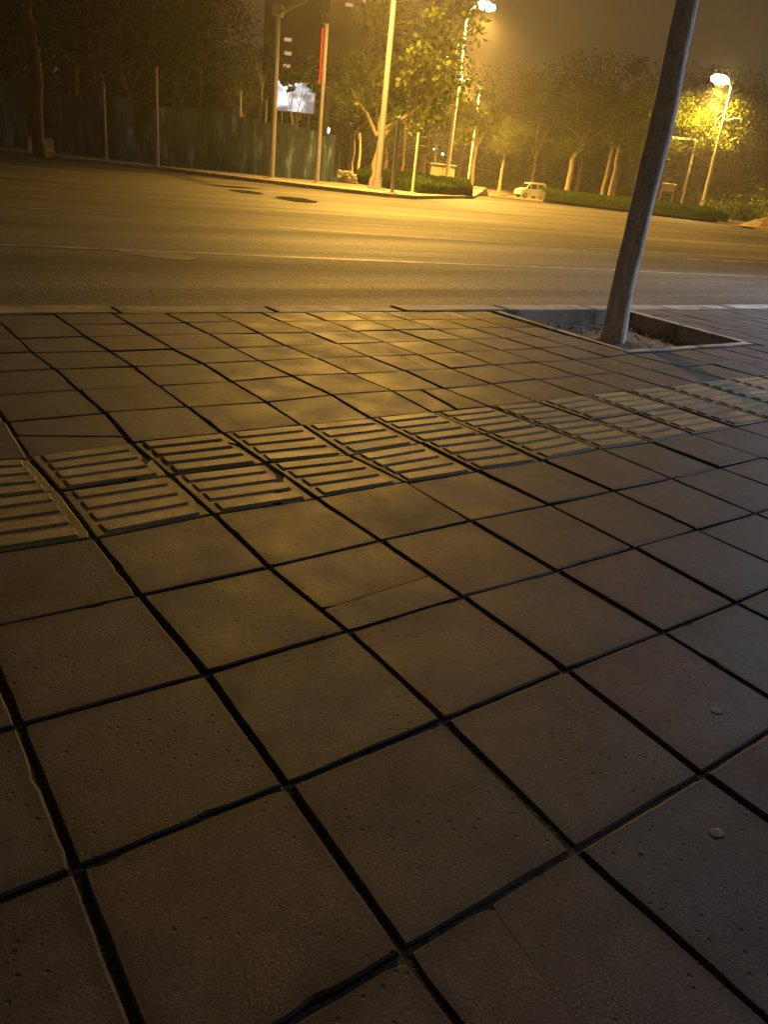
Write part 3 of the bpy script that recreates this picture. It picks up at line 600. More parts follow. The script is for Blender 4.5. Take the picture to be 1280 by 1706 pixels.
t, tz = post(base6, 695, 222, 'short yellowish post with a dark pedestrian signal box', .06, 'pole_white', 'signal pole', 'pedestrian_signal')
for za, zb in ((227, 240), (242, 256)):
    ra, rb_ = top_z(base6, 702, za).z, top_z(base6, 702, zb).z
    b = MB(); b.box(-left * .26 + Vector((0, 0, (ra + rb_) / 2)), (.3, .2, ra - rb_), SR, .03); b.build('signal_head', M['black'], t)
# white gantry right of the trunk
pG = on(1133, 352, vz); tzG = top_z(pG, 1163, 235).z - vz; t = thing('gantry', 'white L-shaped gantry post with a square arm reaching behind the near trunk', 'gantry', pG)
b = MB(); b.box((0, 0, tzG / 2), (.2, .2, tzG), SR, .02); b.build('post', M['pole_white'], t)
e = top_z(pG, 1108, 224) - pG; e.z = tzG - .02; b = MB(); mid = Vector((e.x / 2, e.y / 2, tzG + .1)); b.box(mid, (Vector((e.x, e.y)).length + .2, .2, .2), math.atan2(e.y, e.x), .02); b.build('arm', M['pole_white'], t)
# small pale frame board right of trunk
pF = at(1109, 336, 70); pF.z = vz; zt, zb = top_z(pF, 1109, 306).z, top_z(pF, 1109, 318).z
t = thing('notice_board', 'small pale notice board on two legs between the trunk and the white gantry', 'notice board', pF, rz=SR)
b = MB(); b.box((0, 0, (zt + zb) / 2), (1.0, .05, zt - zb), 0, .01); b.build('panel', M['concrete_grey'], t)
for s_ in (-.55, .55): b = MB(); b.box((s_, 0, zt / 2), (.07, .07, zt), 0, .01); b.build('leg', M['pole'], t)
b = MB(); b.box((0, 0, zt + .03), (1.3, .12, .07), 0, .01); b.build('top_rail', M['pole_white'], t)
# tiny far lights
for px, py, D, lb in ((723, 249, 110, 'tiny white light low between the posts left of the cabinet'), (738, 258, 105, 'tiny bluish light just above the cabinet behind the hedge'), (800, 263, 120, 'faint tiny light in the dark right of the hedge corner post'), (641, 233, 95, 'small white light beside the tall lamp post')):
    p = at(px, py, D); t = thing('garden_lamp', lb, 'lamp', (p.x, p.y, 0)); b = MB(); b.tube([(0, 0, 0), (0, 0, p.z)], .04, 6); b.build('post', M['pole_dark'], t)
    b = MB(); b.ball((0, 0, p.z + .1), .16 if px != 800 else .08, 8); b.build('globe', M['white_light'], t)

# ------------------------------------------------------------------ hoarding
def corrugated(name, a, b2, z0, h1, h2, parent, m):
    """one corrugated sheet from a to b2 (xy), trapezoid ribs, with real thickness"""
    n = 8; L = (b2 - a).length; d = (b2 - a).normalized(); nr = Vector((-d.y, d.x)); prof = []
    for k in range(n):
        for s, o in ((0, 0), (.25, 0), (.38, .035), (.78, .035), (.92, 0)): prof.append(((k + s) / n * L, o))
    prof.append((L, 0)); vs = []
    for off in (0, .003):
        for s, o in prof:
            q = a + d * s + nr * (o + off); h = h1 + (h2 - h1) * s / L; vs += [(q.x, q.y, z0), (q.x, q.y, z0 + h)]
    m_ = len(prof); fs = []
    for i in range(m_ - 1):
        fs.append((2 * i, 2 * i + 2, 2 * i + 3, 2 * i + 1)); k = 2 * m_; fs.append((k + 2 * i + 1, k + 2 * i + 3, k + 2 * i + 2, k + 2 * i))
        fs.append((2 * i + 1, 2 * i + 3, k + 2 * i + 3, k + 2 * i + 1))
    o_ = Vector((a.x, a.y, 0)); q = MB(); q.add([(v[0] - parent.location.x, v[1] - parent.location.y, v[2]) for v in vs], fs); return q.build(name, m, parent)
def interp(T, x):
    for (a, va), (b2, vb) in zip(T[:-1], T[1:]):
        if x <= b2: return va + (vb - va) * (x - a) / (b2 - a)
    return T[-1][1]
DT = [(-80, 35.5), (0, 36), (90, 36.5), (262, 35.3), (450, 37), (560, 38.8)]
TOP = [(-80, 120), (0, 128), (46, 146), (46.1, 156), (90, 157), (190, 160), (238, 168), (238.1, 181), (340, 183), (400, 196), (455, 205), (510, 214), (562, 227)]
BOT = [(-80, 236), (0, 244), (90, 250), (262, 275), (450, 293), (562, 303)]
def fence(x0, x1, label, loc_px):
    p0_ = at(loc_px, interp(BOT, loc_px), interp(DT, loc_px)); t = thing('hoarding', label, 'fence', (p0_.x, p0_.y, 0)); x = x0; k = 0
    while x < x1 - 3:
        a = at(x, interp(BOT, x), interp(DT, x)); step = .93 * 1300 / interp(DT, x); xe = min(x + step, x1)
        b2 = at(xe, interp(BOT, xe), interp(DT, xe)); h1 = top_z(a, x + .2, interp(TOP, x + .2)).z; h2 = top_z(b2, xe, interp(TOP, xe - .2)).z; lift = U(-.02, .05)
        if k % 3 == 2: lift += .04
        sway = Vector((CF.x, CF.y)).normalized() * U(-.02, .02)
        corrugated('panel', a.xy + sway, b2.xy + sway, -.04, h1 + .04 + lift, h2 + .04 + lift, t, M['hoarding'])
        if k % 2 == 0:
            q = MB(); q.box((a.x - t.location.x + CF.x * .12, a.y - t.location.y + CF.y * .12, h1 / 2 - .05), (.06, .06, h1 - .05), SR); q.build('post', M['pole_dark'], t)
        x = xe; k += 1
    return t
fence(-80, 46, 'dark end section of the corrugated hoarding left of the street tree', 0)
fh = fence(90, 562, 'long green corrugated steel hoarding with uneven panels along the far pavement', 300)
q = at(547, 217, 38.5); b = MB(); b.box((q.x - fh.location.x, q.y - fh.location.y, q.z), (.12, .1, .24), SR, .03); b.build('site_lamp', M['white_light'], fh)

# bright sign behind the fence
pS = at(493, 162, 52); t = thing('lit_sign', 'bright white backlit sign half hidden by leaves above the hoarding', 'sign', (pS.x, pS.y, 0), rz=SR)
w_, hh = 62 / 1300 * 52, 1.75
b = MB(); b.box((0, 0, pS.z), (w_, .12, hh), 0, .02); b.build('face', M['sign'], t)
b = MB()
for zz in (-1, 1): b.box((0, .02, pS.z + zz * (hh / 2 + .04)), (w_ + .16, .2, .08))
for xx in (-1, 1): b.box((xx * (w_ / 2 + .04), .02, pS.z), (.08, .2, hh))
b.build('frame', M['pole_dark'], t)
for xx in (-.9, .9): b = MB(); b.tube([(xx, .1, 0), (xx, .1, pS.z - hh / 2)], .06, 8); b.build('post', M['pole_dark'], t)
# white posts seen over the hoarding
for px, py, lb in ((399, 152, 'pale short post under the lit yellow leaves behind the hoarding'), (441, 168, 'bluish white post behind the hoarding left of the signal mast')):
    p = at(px, 240, 43); p.z = 0; post(p, px, py, lb, .07, 'pole_white')

# ------------------------------------------------------------------ trees
def leaf_faces(b, c, s, rg):
    a = Vector((rg.gauss(0, 1), rg.gauss(0, 1), rg.gauss(0, 1))).normalized(); u = a.orthogonal().normalized(); v = a.cross(u); w = rg.uniform(0, 6.28)
    u, v = u * math.cos(w) + v * math.sin(w), v * math.cos(w) - u * math.sin(w)
    b.v += [tuple(c - u * s * .55), tuple(c - v * s * .42 + a * s * .08), tuple(c + u * s * .6), tuple(c + v * s * .42 + a * s * .08)]
    n = len(b.v) - 4; b.f.append((n, n + 1, n + 2, n + 3)); b.sm.append(False)
def tree(base, label, H, r, fork, crown, nl, ls=.2, bark_='bark_pale', leaf='leaf', lean=(0, 0), clumps=26, seed=1, limbs=4, group='roadside trees', low=None, cat='tree', spread=.2):
    """crown = (dx along the picture's right, dz centre height, rx, ry, rz)"""
    rg = random.Random(seed); base = Vector(base); t = thing('tree', label, cat, base, group)
    rt = Vector((CR.x, CR.y, 0)).normalized(); bk = Vector((CF.x, CF.y, 0)).normalized()
    f = Vector((rt * lean[0] + bk * lean[1])) + Vector((0, 0, fork)); b = MB()
    n = 7; P = []; Rr = []
    for k in range(n + 1):
        s = k / n; P.append(f * s + Vector((rg.uniform(-1, 1), rg.uniform(-1, 1), 0)) * r * .35 * (0 if k in (0,) else 1)); Rr.append(r * (1.35 - .35 * min(1, s * 6)) if s < .17 else r * (1 - .28 * s))
    b.tube(P, Rr, 10); b.build('trunk', M[bark_], t); f = P[-1]
    cc = rt * crown[0] + Vector((0, 0, crown[1])); rx, ry, rz_ = crown[2:]
    cl = []
    for k in range(clumps):
        while True:
            q = Vector((rg.uniform(-1, 1), rg.uniform(-1, 1), rg.uniform(-1, 1)))
            if .35 < q.length < 1: break
        cl.append(cc + rt * q.x * rx + bk * q.y * ry + Vector((0, 0, q.z * rz_)))
    ends = sorted(cl, key=lambda c: rg.random())[:limbs * 3]
    for k in range(limbs):
        b = MB(); w = 2 * math.pi * (k + rg.random() * .5) / limbs; tgt = ends[k * 3 % len(ends)]
        mid = f.lerp(tgt, .45) + Vector((rg.uniform(-.2, .2), rg.uniform(-.2, .2), .1)); r0 = r * .55
        b.tube([f - Vector((0, 0, r)), f.lerp(mid, .5) + Vector((0, 0, .1)), mid, mid.lerp(tgt, .6) + Vector((0, 0, .08)), tgt], [r0, r0 * .75, r0 * .55, r0 * .35, r0 * .12], 7)
        for e in ends[k * 3 + 1:k * 3 + 3]:
            b.tube([mid, mid.lerp(e, .5) + Vector((rg.uniform(-.1, .1), rg.uniform(-.1, .1), .12)), e], [r0 * .4, r0 * .25, r0 * .08], 6)
        b.build('limb', M[bark_], t)
    if nl:
        b = MB()
        for k in range(nl):
            c = cl[rg.randrange(len(cl))]; g = spread * (rx + ry + rz_) / 3 * (.6 + .8 * ((hash((c.x, c.y)) % 100) / 100))
            gs = lambda: max(-1.7, min(1.7, rg.gauss(0, 1))); q = c + Vector((gs() * g, gs() * g, gs() * g * .75))
            leaf_faces(b, q, ls * rg.uniform(.6, 1.25), rg)
        b.build('crown', M[leaf], t)
    return t
def T(px, py, D, z=None):
    p = at(px, py, D); p.z = FZ if z is None else z; return p
# forked tree beside the tall lamp post (large crown over the island)
A2 = at(622, 312, 37.6); A2.z = 0
big = tree(A2, 'large plane tree with two spreading limbs beside the tall lamp post', 8, .20, top_z(A2, 627, 226).z, (1.2, 6.2, 2.7, 2.0, 3.3), 7000, .22, leaf='leaf_lit', clumps=70, seed=3, limbs=5, lean=(.1, .1), spread=.14)
rt = Vector((CR.x, CR.y, 0)).normalized()
fz = top_z(A2, 627, 226).z
for pl, rr in ((((627, 226), (612, 190), (592, 163), (580, 135), (577, 106)), .085), (((627, 226), (640, 215), (664, 200), (684, 184), (712, 145)), .12)):
    b = MB(); P = [top_z(A2, x, y) - A2 for x, y in pl]; b.tube(P, [rr, rr * .8, rr * .6, rr * .4, rr * .22], 7); b.build('limb', M['bark_pale'], big)
p = T(584, 280, 44); tree(p, 'plane tree with a stout pale trunk behind the rubble sacks', 6, .17, top_z(p, 591, 226).z, (.5, 4.3, 1.7, 1.5, 1.6), 1500, .2, clumps=22, seed=5, leaf='leaf')
p = T(405, 240, 46); tree(p, 'small tree with bright yellow lit leaves over the hoarding', 5, .09, 2.6, (-.2, 4.3, 1.5, 1.0, 1.1), 750, .21, leaf='leaf_lit', clumps=20, seed=8)
p = T(432, 240, 43); tree(p, 'bare forked tree behind the hoarding left of the signal mast', 5, .10, top_z(p, 432, 148).z, (-.1, 5.2, .6, .5, .9), 40, .2, clumps=8, seed=9, limbs=3)
p = T(487, 250, 47); tree(p, 'thin multi-stemmed tree in front of the lit sign', 5, .06, 2.2, (.2, 5.0, 1.25, .4, .55), 900, .17, leaf='leaf', clumps=14, seed=10, limbs=4, bark_='bark_pale')
p = T(600, 250, 52); tree(p, 'leafy tree with yellow lit leaves right of the signal pole housing', 6, .11, 2.4, (-1.3, 5.0, 1.1, .9, 1.2), 700, .2, leaf='leaf_lit', clumps=15, seed=12)
p = T(669, 293, 47); tree(p, 'slender pale tree behind the hedge between two posts', 5, .09, 2.2, (0, 4.0, 1.3, 1.2, 1.2), 700, .2, seed=13)
p = T(705, 296, 58); tree(p, 'dim slender tree behind the hedge left of the cabinet', 5, .10, 2.6, (0, 4.8, 1.6, 1.4, 1.4), 800, .2, seed=14, leaf='leaf_dark', bark_='bark_dark')
p = T(785, 312, 60); tree(p, 'pale tree leaning beside the hedge corner lamp post', 6, .13, top_z(p, 779, 246).z, (-.3, 5.1, 2.2, 1.8, 1.8), 1900, .24, seed=15, clumps=30, leaf='leaf_lit')
p = at(832, 319, 97); p.z = -.3; tree(p, 'bright yellow-green tree with a pale trunk on the bank left of the van', 8, .20, top_z(p, 846, 246).z + .3, (.9, 6.6, 2.9, 2.4, 2.2), 3600, .22, seed=16, clumps=30, leaf='leaf_lit')
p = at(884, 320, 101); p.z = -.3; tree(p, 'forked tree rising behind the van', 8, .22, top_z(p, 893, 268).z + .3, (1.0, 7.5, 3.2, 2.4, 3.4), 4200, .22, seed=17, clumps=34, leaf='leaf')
p = T(943, 330, 72, vz); tree(p, 'thick pale trunk tree behind the hedge right of the van', 8, .27, top_z(p, 955, 262).z, (.4, 6.6, 3.0, 2.3, 2.8), 3800, .2, leaf='leaf_lit', seed=18, clumps=34)
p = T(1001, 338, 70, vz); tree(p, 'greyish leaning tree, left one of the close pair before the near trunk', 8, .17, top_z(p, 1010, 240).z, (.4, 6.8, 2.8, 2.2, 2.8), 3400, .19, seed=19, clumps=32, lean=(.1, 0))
p = T(1014, 340, 64, vz); tree(p, 'orange lit bent tree, right one of the close pair before the near trunk', 8, .17, top_z(p, 1024, 232).z, (1.0, 6.0, 2.4, 2.0, 2.2), 2600, .22, leaf='leaf_lit', seed=20, clumps=30)
p = T(1062, 345, 72, vz); tree(p, 'dim tree mostly hidden behind the near trunk', 8, .18, 3.4, (.6, 7.0, 3.2, 2.3, 3.0), 3600, .2, seed=21, clumps=32)
p = T(1169, 345, 74, vz); tree(p, 'tall dim tree directly behind the white lamp post', 10, .20, 5.6, (-.5, 7.6, 3.0, 2.0, 3.0), 2600, .24, seed=22, bark_='bark_pale', clumps=32)
p = T(1262, 350, 80, vz); tree(p, 'dark rounded tree at the right edge beyond the soil heap', 8, .2, 2.8, (0, 6.8, 4.0, 2.5, 4.2), 3000, .26, seed=23, leaf='leaf_dark', bark_='bark_dark', clumps=34)
# left dark masses
p = on(68, 262, 0); tree(p, 'dark street tree standing in the gap between the two hoarding sections', 9, .20, 4.0, (0, 6.5, 3.6, 2.6, 2.9), 4800, .2, bark_='bark_dark', leaf='leaf_dark', seed=30, clumps=44)
p = T(215, 240, 42); tree(p, 'wide dark tree behind the blue patched hoarding panels', 9, .22, 3.2, (0, 6.8, 4.6, 2.6, 3.0), 5200, .21, bark_='bark_dark', leaf='leaf_dark', seed=31, clumps=46)
p = T(330, 240, 47); tree(p, 'dark tree whose crown ends above the stepped hoarding', 9, .22, 3.4, (-1.0, 7.8, 3.6, 2.6, 3.0), 4200, .21, bark_='bark_dark', leaf='leaf_dark', seed=32, clumps=40)
p = T(130, 235, 55); tree(p, 'tall dark tree far behind the left hoarding', 12, .25, 4.2, (0, 9.2, 5.0, 3.0, 4.4), 4200, .26, bark_='bark_dark', leaf='leaf_dark', seed=33, clumps=40)
p = T(-20, 235, 52); tree(p, 'tall dark tree at the left edge of the picture', 12, .25, 4.0, (0, 8.2, 4.8, 3.0, 4.6), 4000, .26, bark_='bark_dark', leaf='leaf_dark', seed=34, clumps=40)
# woodland belt behind, one by one
belt = [(20, 80, 17, 'tall dark tree behind the left end of the hoarding'), (120, 84, 18, 'very tall dark tree behind the street tree in the gap'), (215, 82, 18, 'very tall dark tree behind the two pale posts'), (300, 80, 16, 'tall hazy tree far behind the left part of the hoarding'), (385, 84, 15, 'hazy tree between the dark crowns and the signal mast'), (560, 78, 10.5, 'hazy tree behind the signal pole'),
        (640, 96, 14, 'tall hazy tree behind the forked plane tree'), (700, 84, 12, 'hazy tree behind the leaves of the large plane tree'), (765, 112, 15, 'tall far tree between the two lit lamp heads'),
        (850, 125, 17, 'tall far tree above the bright yellow-green tree'), (905, 118, 17, 'tall far tree above the van'), (965, 100, 16, 'tall hazy tree above the thick pale trunk'), (1030, 96, 16, 'tall hazy tree left of the near trunk'),
        (1095, 90, 15, 'tall hazy tree behind the near trunk'), (1160, 104, 17, 'tall hazy tree behind the glaring lamp'), (1235, 98, 14, 'tall hazy tree at the right edge of the picture'), (470, 120, 14, 'far tree below the lit tower windows')]
for k, (px, D, H, lb) in enumerate(belt):
    p = at(px, 300, D); p.z = -.2
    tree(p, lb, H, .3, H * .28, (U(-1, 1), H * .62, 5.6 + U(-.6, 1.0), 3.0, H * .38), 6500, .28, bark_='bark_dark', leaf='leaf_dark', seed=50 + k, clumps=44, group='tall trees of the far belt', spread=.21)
# unbroken dark undergrowth and wood closing the view behind the belt
b = MB(); rg = random.Random(77)
for k in range(26000):
    px = rg.uniform(-260, 1500); D = rg.uniform(118, 135); p = at(px, 300, D); h = 7.0 + 2.5 * noise.noise(Vector((px * .012, 0, 0))) + 1.5 * noise.noise(Vector((px * .05, 3, 0))) + (5 if px < 380 else 0)
    leaf_faces(b, Vector((p.x, p.y, -.9 + abs(rg.gauss(0, .5)) * h)), rg.uniform(.5, 1.1) * (1.8 if px < 380 else 1.0), rg)
b.build('far_woods', M['leaf_dark'], kind='stuff')
# low shrubs under the belt
for k, (px, py, D, w, h, lb) in enumerate([(868, 303, 104, 2.4, 1.9, 'pale shrub on the bank just left of the van'), (812, 300, 108, 2.2, 1.4, 'low shrub on the bank beside the hedge corner'), (920, 312, 106, 2.0, 1.5, 'shrub just right of the van'),
        (1205, 345, 66, 2.2, 1.3, 'grey-green shrub behind the right end of the long hedge'), (1240, 352, 60, 2.4, 1.6, 'leafy shrub beside the pale soil heap'), (1180, 330, 74, 3.0, 2.2, 'dim broad shrub right of the white lamp post'), (1270, 345, 70, 3.0, 2.6, 'dark shrub at the right edge above the soil heap')]):
    p = at(px, py, D); p.z = -.25 if D > 90 else vz; t = thing('shrub', lb, 'shrub', p, 'shrubs at the back of the verge'); rg = random.Random(80 + k); b = MB()
    for q_ in range(900):
        a = Vector((rg.gauss(0, w * .42), rg.gauss(0, w * .3), abs(rg.gauss(0, h * .45)))); leaf_faces(b, a, .2 * rg.uniform(.6, 1.2), rg)
    b.build('foliage', M['leaf'], t); b = MB()
    for s_ in range(5): b.tube([(0, 0, 0), (U(-.5, .5) * w * .5, U(-.3, .3), h * .7)], [.04, .015], 5)
    b.build('stems', M['bark_dark'], t)

# ------------------------------------------------------------------ hedges
def hedge(front, back_depth, hf, hb, z0, label, n, seed):
    """front: list of xy; rises from hf at the clipped face to hb at the back"""
    rg = random.Random(seed); t = thing('hedge', label, 'hedge', (front[0].x, front[0].y, z0)); o = Vector((front[0].x, front[0].y, 0))
    bk = Vector((CF.x, CF.y, 0)).normalized(); F_ = [Vector((p.x, p.y, 0)) - o for p in front]; vs = []
    for p in F_: vs += [p, p + Vector((0, 0, hf - .05)), p + bk * back_depth + Vector((0, 0, hb - .05)), p + bk * back_depth]
    fs = [(4 * i + k, 4 * i + 4 + k, 4 * i + 5 + k, 4 * i + 1 + k) for i in range(len(F_) - 1) for k in range(3)] + [(0, 1, 2, 3), tuple(4 * (len(F_) - 1) + k for k in (3, 2, 1, 0))]
    b = MB(); b.add(vs, fs); b.build('core', M['hedge_core'], t)
    segs = [(a, b2, (b2 - a).length) for a, b2 in zip(F_[:-1], F_[1:])]; tot = sum(s[2] for s in segs); b = MB()
    for k in range(n):
        q = rg.random() * tot
        for a, b2, L in segs:
            if q <= L: break
            q -= L
        p = a.lerp(b2, q / L)
        wav = .05 * noise.noise(Vector((p.x * 1.3, p.y * 1.3, 2)))
        if rg.random() < .45: c = p + Vector((0, 0, rg.uniform(.03, hf + wav))) - bk * rg.uniform(-.02, .05)
        else:
            s = rg.random(); c = p + bk * back_depth * s + Vector((0, 0, hf + (hb - hf) * s + wav + rg.uniform(-.04, .05)))
        leaf_faces(b, c, rg.uniform(.05, .11), rg)
    b.build('foliage', M['hedge'], t); return t
hedge([on(588, 304, 0), on(640, 313, 0), on(700, 322, 0), on(787, 327, 0)], 5.0, .40, .78, 0, 'clipped island hedge behind the posts with a bright green top', 30000, 4)
hedge([on(908, 332, vz), on(1040, 349, vz), on(1160, 364, vz), on(1213, 370, vz)], 3.6, .50, .74, vz, 'long low hedge along the far verge on both sides of the near trunk', 30000, 5)

# cabinet behind the hedge
pC2 = at(735, 302, 49); pC2.z = 0; zt = top_z(pC2, 735, 275).z; t = thing('utility_cabinet', 'brown utility cabinet with two doors behind the island hedge', 'cabinet', pC2, rz=SR)
b = MB(); b.box((0, 0, zt / 2), (1.55, .7, zt), 0, .03); b.build('body', M['cabinet'], t)
for s_ in (-.38, .38):
    b = MB(); b.box((s_, -.36, zt / 2), (.70, .03, zt - .2), 0, .01); d_ = b.build('door', M['cabinet'], t)
    b = MB(); b.box((s_ * .2, -.39, zt / 2), (.03, .03, .14), 0, .005); b.build('handle', M['black'], d_)
b = MB(); b.box((0, 0, zt + .03), (1.66, .82, .06), 0, .02); b.build('roof', M['pole_dark'], t)

# heap of pale sacks at the end of the hoarding
pH = at(577, 303, 39.5); pH.z = 0; t = thing('sack_heap', 'heap of pale lumpy sacks at the end of the hoarding', 'heap', pH)
rg = random.Random(3); rtv = Vector((CR.x, CR.y, 0)).normalized(); bkv = Vector((CF.x, CF.y, 0)).normalized()
for k in range(16):
    u = rg.uniform(-.42, .42); lay = k // 6; b = MB(); b.ball((0, 0, 0), (.17, .12, .085), 10, .10); o = b.build('sack', M['bag'], t)
    o.location = rtv * u + bkv * rg.uniform(-.2, .2) + Vector((0, 0, .24 + .13 * lay)); o.rotation_euler = (rg.uniform(-.3, .3), rg.uniform(-.3, .3), rg.uniform(0, 3))
b = MB(); b.ball((0, 0, .02), (.72, .6, .26), 14, .08); b.build('soil_mound', M['verge'], t)
# pale soil heap on the right
pM = on(1272, 379, vz); t = thing('soil_heap', 'pale orange heap of rubble and soil at the right edge of the road', 'heap', pM); b = MB(); rg = random.Random(9)
n = 18; vs = []; fs = []
for j in range(n + 1):
    for i in range(n + 1):
        x, y = (i / n - .5) * 3.4, (j / n - .5) * 2.4; rr = math.hypot(x / 1.6, y / 1.1); z = max(0, 1 - rr) ** .7 * .55 * (1 + .5 * noise.noise(Vector((x * 2, y * 2, 0))))
        vs.append((x, y, z - .02))
for j in range(n):
    for i in range(n): a = j * (n + 1) + i; fs.append((a, a + 1, a + n + 2, a + n + 1))
b.add(vs, fs, False); b.build('mound', M['soil_pale'], t); b = MB()
for k in range(60): u, v = rg.gauss(0, .6), rg.gauss(0, .45); r = rg.uniform(.04, .13); b.ball((u, v, max(.02, .5 * (1 - math.hypot(u / 1.6, v / 1.1)))), (r, r * .8, r * .7), 6, .2)
b.build('rubble', M['soil_pale'], t, kind='stuff')

# ------------------------------------------------------------------ parked van
def van(base, rz, label):
    t = thing('parked_van', label, 'van', base, rz=rz); L, W, H = 3.55, 1.5, 1.75
    # side profile (x forward is -x), lofted across the width with tumblehome
    prof = [(-1.78, .32), (-1.78, .62), (-1.68, .84), (-1.15, 1.02), (-.62, 1.58), (-.42, 1.70), (1.45, 1.76), (1.66, 1.66), (1.77, 1.0), (1.78, .36), (1.45, .26), (-1.5, .26)]
    b = MB(); n = len(prof); ys = (-W / 2, -W / 2 + .05, 0, W / 2 - .05, W / 2); vs = []
    for k, y in enumerate(ys):
        e = k in (0, 4)
        for x, z in prof:
            yy = y * (1 - .13 * max(0, z - .95) / .8); vs.append((x * (.985 if e else 1), yy, z - (.03 if e and z > .9 else 0)))
    fs = [tuple(range(n)), tuple(range(5 * n - 1, 4 * n - 1, -1))]
    for k in range(4):
        for i in range(n): j = (i + 1) % n; fs.append((k * n + i, (k + 1) * n + i, (k + 1) * n + j, k * n + j))
    b.add(vs, fs); b.build('body', M['van'], t)
    yw = lambda z: W / 2 * (1 - .13 * max(0, z - .95) / .8)
    for s_ in (-1, 1):
        for P in ([(-1.02, 1.06), (-.56, 1.06), (-.56, 1.52), (-.62, 1.52)], [(-.40, 1.06), (.38, 1.06), (.38, 1.54), (-.40, 1.54)], [(.58, 1.08), (1.42, 1.08), (1.36, 1.54), (.58, 1.54)]):
            b = MB(); vs = [(x, s_ * (yw(z) + .006 - .0), z) for x, z in P] + [(x, s_ * (yw(z) - .02), z) for x, z in P]
            b.add(vs, [(0, 1, 2, 3), (7, 6, 5, 4)] + [(i, i + 4, (i + 1) % 4 + 4, (i + 1) % 4) for i in range(4)]); b.build('window', M['glass'], t)
        for x in (-1.12, 1.12):
            b = MB(); ring = [(x + math.cos(a) * .29, s_ * W / 2 * .99, .29 + math.sin(a) * .29) for a in [k * math.pi / 8 for k in range(16)]]
            b.tube([(x, s_ * (W / 2 - .16), .29), (x, s_ * (W / 2 + .015), .29)], .29, 18); w_ = b.build('wheel', M['tyre'], t)
            b = MB(); b.tube([(x, s_ * (W / 2 + .016), .29), (x, s_ * (W / 2 + .03), .29)], .18, 14); b.build('rim', M['rim'], w_)
        b = MB(); b.box((-1.72, s_ * .55, .74), (.12, .28, .16), 0, .03); b.build('headlight', M['headlight'], t)
        b = MB(); b.box((1.765, s_ * .64, 1.0), (.05, .12, .34), 0, .01); b.build('tail_light', simple('tail_lens', (.4, .03, .02), .3), t)
        b = MB(); b.box((-.80, s_ * (W / 2 + .09), 1.10), (.10, .16, .16), 0, .03); b.build('mirror', M['black'], t)
        for dx in (-.48, .48): b = MB(); b.box((dx, s_ * (W / 2 + .002), .68), (.012, .012, .72)); b.build('door_seam', M['black'], t)
    b = MB(); vs = [(-1.10, -.62, 1.07), (-1.10, .62, 1.07), (-.64, .56, 1.56), (-.64, -.56, 1.56)]; b.add([Vector(v) + Vector((-.02, 0, .02)) for v in vs], [(0, 1, 2, 3)]); b.add([Vector(v) for v in vs], [(3, 2, 1, 0)]); b.build('windscreen', M['glass'], t)
    b = MB(); b.box((1.755, 0, 1.36), (.03, 1.05, .36), 0, .01); b.build('rear_window', M['glass'], t)
    b = MB(); b.box((-1.79, 0, .42), (.1, 1.4, .2), 0, .03); b.build('bumper', M['van'], t)
    return t
vz_ = road_z(vp_.x, vp_.y); vp2 = at(882, 330, 92); 
vn = van(Vector((vp2.x, vp2.y, max(vz_, vp2.z - .02))), SR + .45, 'small cream minivan parked facing left beyond the hedge')
ground_fix = vp2.z

# ------------------------------------------------------------------ far tower with lit stair windows
pT = at(548, 250, 170); t = thing('apartment_tower', 'dark apartment tower far behind the trees with a few lit windows', 'building', (pT.x, pT.y, -.6), rz=SR)
Wd, Hh = 30.0, 42.0
b = MB(); b.box((0, 6, Hh / 2), (Wd, 12, Hh)); b.build('wall', M['wall_far'], t)
b = MB(); b.box((0, 6, Hh + .3), (Wd + .8, 12.8, .6)); b.build('roof', M['wall_far'], t)
wm = MB(); wm.box((0, 0, 0), (1.5, .10, .62)); wl = wm.mesh('window', M['window_lit']); wm2 = MB(); wm2.box((0, 0, 0), (1.5, .10, 1.3)); wd = wm2.mesh('window', M['window_dark'])
lit = []
for px, py in ((480, 66), (480, 89), (478, 110), (582, 8), (611, 1)):
    d = ray(px, py); n_ = Vector((-math.sin(SR), math.cos(SR), 0)); p = CP + d * ((Vector(t.location) - CP).dot(n_) / d.dot(n_)); q = Matrix.Rotation(-SR, 3, 'Z') @ (p - Vector(t.location)); lit.append(q)
    o = newobj('window', wl, t); o.location = (q.x, -.04, q.z); o['label'] = 'lit stairwell window'
for fl in range(13):
    for c_ in range(8):
        x, z = -Wd / 2 + 2.2 + c_ * 3.6, 2.2 + fl * 3.0
        if any(abs(x - q.x) < 2.0 and abs(z - q.z) < 1.6 for q in lit): continue
        o = newobj('window', wd, t); o.location = (x, -.03, z)

# ------------------------------------------------------------------ near street tree in the pit
base = Vector((4.16, 2.74, -.13)); t = thing('street_tree', 'smooth grey trunk of the near street tree leaning right out of its pit', 'tree', base)
cl = [(1021, 572, 21.5), (1026, 545, 19.8), (1038, 480, 18.6), (1047, 440, 18.6), (1057, 400, 18.8), (1068, 350, 19), (1078, 310, 19.2), (1090, 260, 19.8), (1099, 225, 20.2), (1113, 160, 20), (1129, 80, 19.3), (1146, 0, 19), (1168, -110, 18.5), (1190, -230, 18)]
b = MB(); P = []; Rr = []
for px, py, hw in cl:
    q = top_z(base, px, py); P.append(q - base); Rr.append(hw / FPX * (q - CP).dot(CF))
P[0].z = -.02
n = 24; vs = []
PP = []; RR = []
for k in range(len(P) - 1):
    for s in range(4):
        u = s / 4; PP.append(P[k].lerp(P[k + 1], u)); RR.append(Rr[k] * (1 - u) + Rr[k + 1] * u)
PP.append(P[-1]); RR.append(Rr[-1])
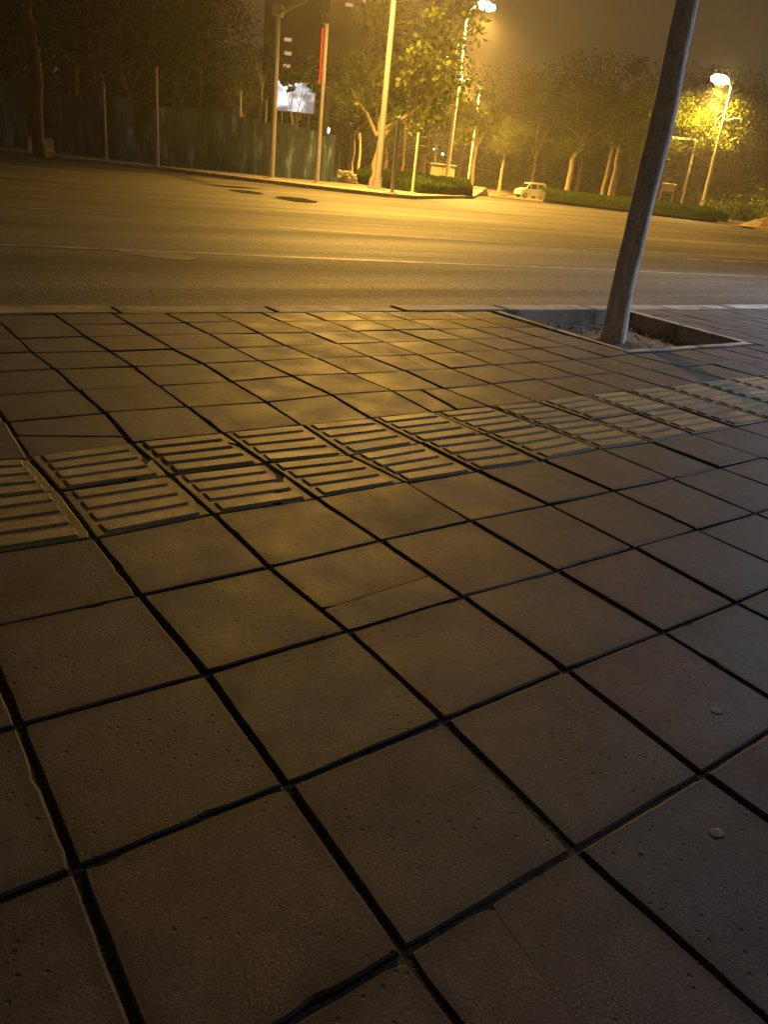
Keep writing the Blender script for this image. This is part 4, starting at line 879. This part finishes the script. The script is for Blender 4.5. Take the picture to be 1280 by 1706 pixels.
for i, (p, r_) in enumerate(zip(PP, RR)):
    for k in range(n):
        a = 2 * math.pi * k / n; q = Vector((math.cos(a), math.sin(a), 0)); bumpn = 1 + .03 * noise.noise(Vector((q.x * 1.3, q.y * 1.3, p.z * 2.2))) + .03 * noise.noise(Vector((q.x * 4, q.y * 4, p.z * 6)))
        if p.z < .25: bumpn *= 1 + .10 * (1 - p.z / .25) * (0.6 + .4 * math.cos(3 * a))
        vs.append(p + q * r_ * bumpn)
fs = [(i * n + k, i * n + (k + 1) % n, (i + 1) * n + (k + 1) % n, (i + 1) * n + k) for i in range(len(PP) - 1) for k in range(n)]
b.add(vs, fs, True); b.build('trunk', M['bark_near'], t)
top = PP[-1]; rg = random.Random(5); ends = []
for k in range(5):
    w = k * 1.26 + .4; e = top + Vector((math.cos(w) * rg.uniform(.7, 1.3), math.sin(w) * rg.uniform(.7, 1.3), rg.uniform(1.2, 2.2))); ends.append(e)
    b = MB(); b.tube([top - Vector((0, 0, .08)), top.lerp(e, .5) + Vector((0, 0, .2)), e], [.05, .035, .012], 7); b.build('limb', M['bark_near'], t)
b = MB()
for k in range(2600):
    c = ends[k % 5] + Vector((rg.gauss(0, .5), rg.gauss(0, .5), rg.gauss(0, .4))); leaf_faces(b, c, .1 * rg.uniform(.7, 1.3), rg)
b.build('crown', M['leaf'], t)

# small litter on the tiles
for k in range(7):
    px, py = ((1195, 1388), (1195, 1185), (1070, 1420), (620, 1190), (868, 960), (300, 640), (780, 760))[k]; p = on(px, py, -.0004); rg = random.Random(k); b = MB()
    r = (.0, .011, .004, .003, .003, .004, .003)[k] or .012
    b.ball((0, 0, 0), (r, r * .8, r * .09), 12, .22); o = b.build('pebble', M['pebble'])
    o.location = p; o['label'] = ('flat grey pebble on the big tile near the lower right corner', 'small grey pebble on a tile at the right, above the flatter one', 'crumb of grit beside the flat pebble at lower right', 'crumb of grit on a dark tile below the middle', 'crumb of grit on a bluish tile right of the middle', 'crumb of grit on a far tile at the upper left', 'crumb of grit below the tactile strip')[k]; o['category'] = 'pebble'; o['group'] = 'grit lying on the paving'

# ------------------------------------------------------------------ night haze
b = MB(); b.box((0, 0, 26), (500, 500, 60)); hz = bpy.data.materials.new('haze'); hz.use_nodes = True; ht = hz.node_tree; ht.nodes.clear()
ho = ht.nodes.new('ShaderNodeOutputMaterial'); hv = ht.nodes.new('ShaderNodeVolumePrincipled'); hv.inputs['Color'].default_value = (.9, .88, .85, 1); hv.inputs['Density'].default_value = .0016; hv.inputs['Anisotropy'].default_value = .72
ht.links.new(hv.outputs[0], ho.inputs['Volume']); b.build('haze', hz, kind='stuff')
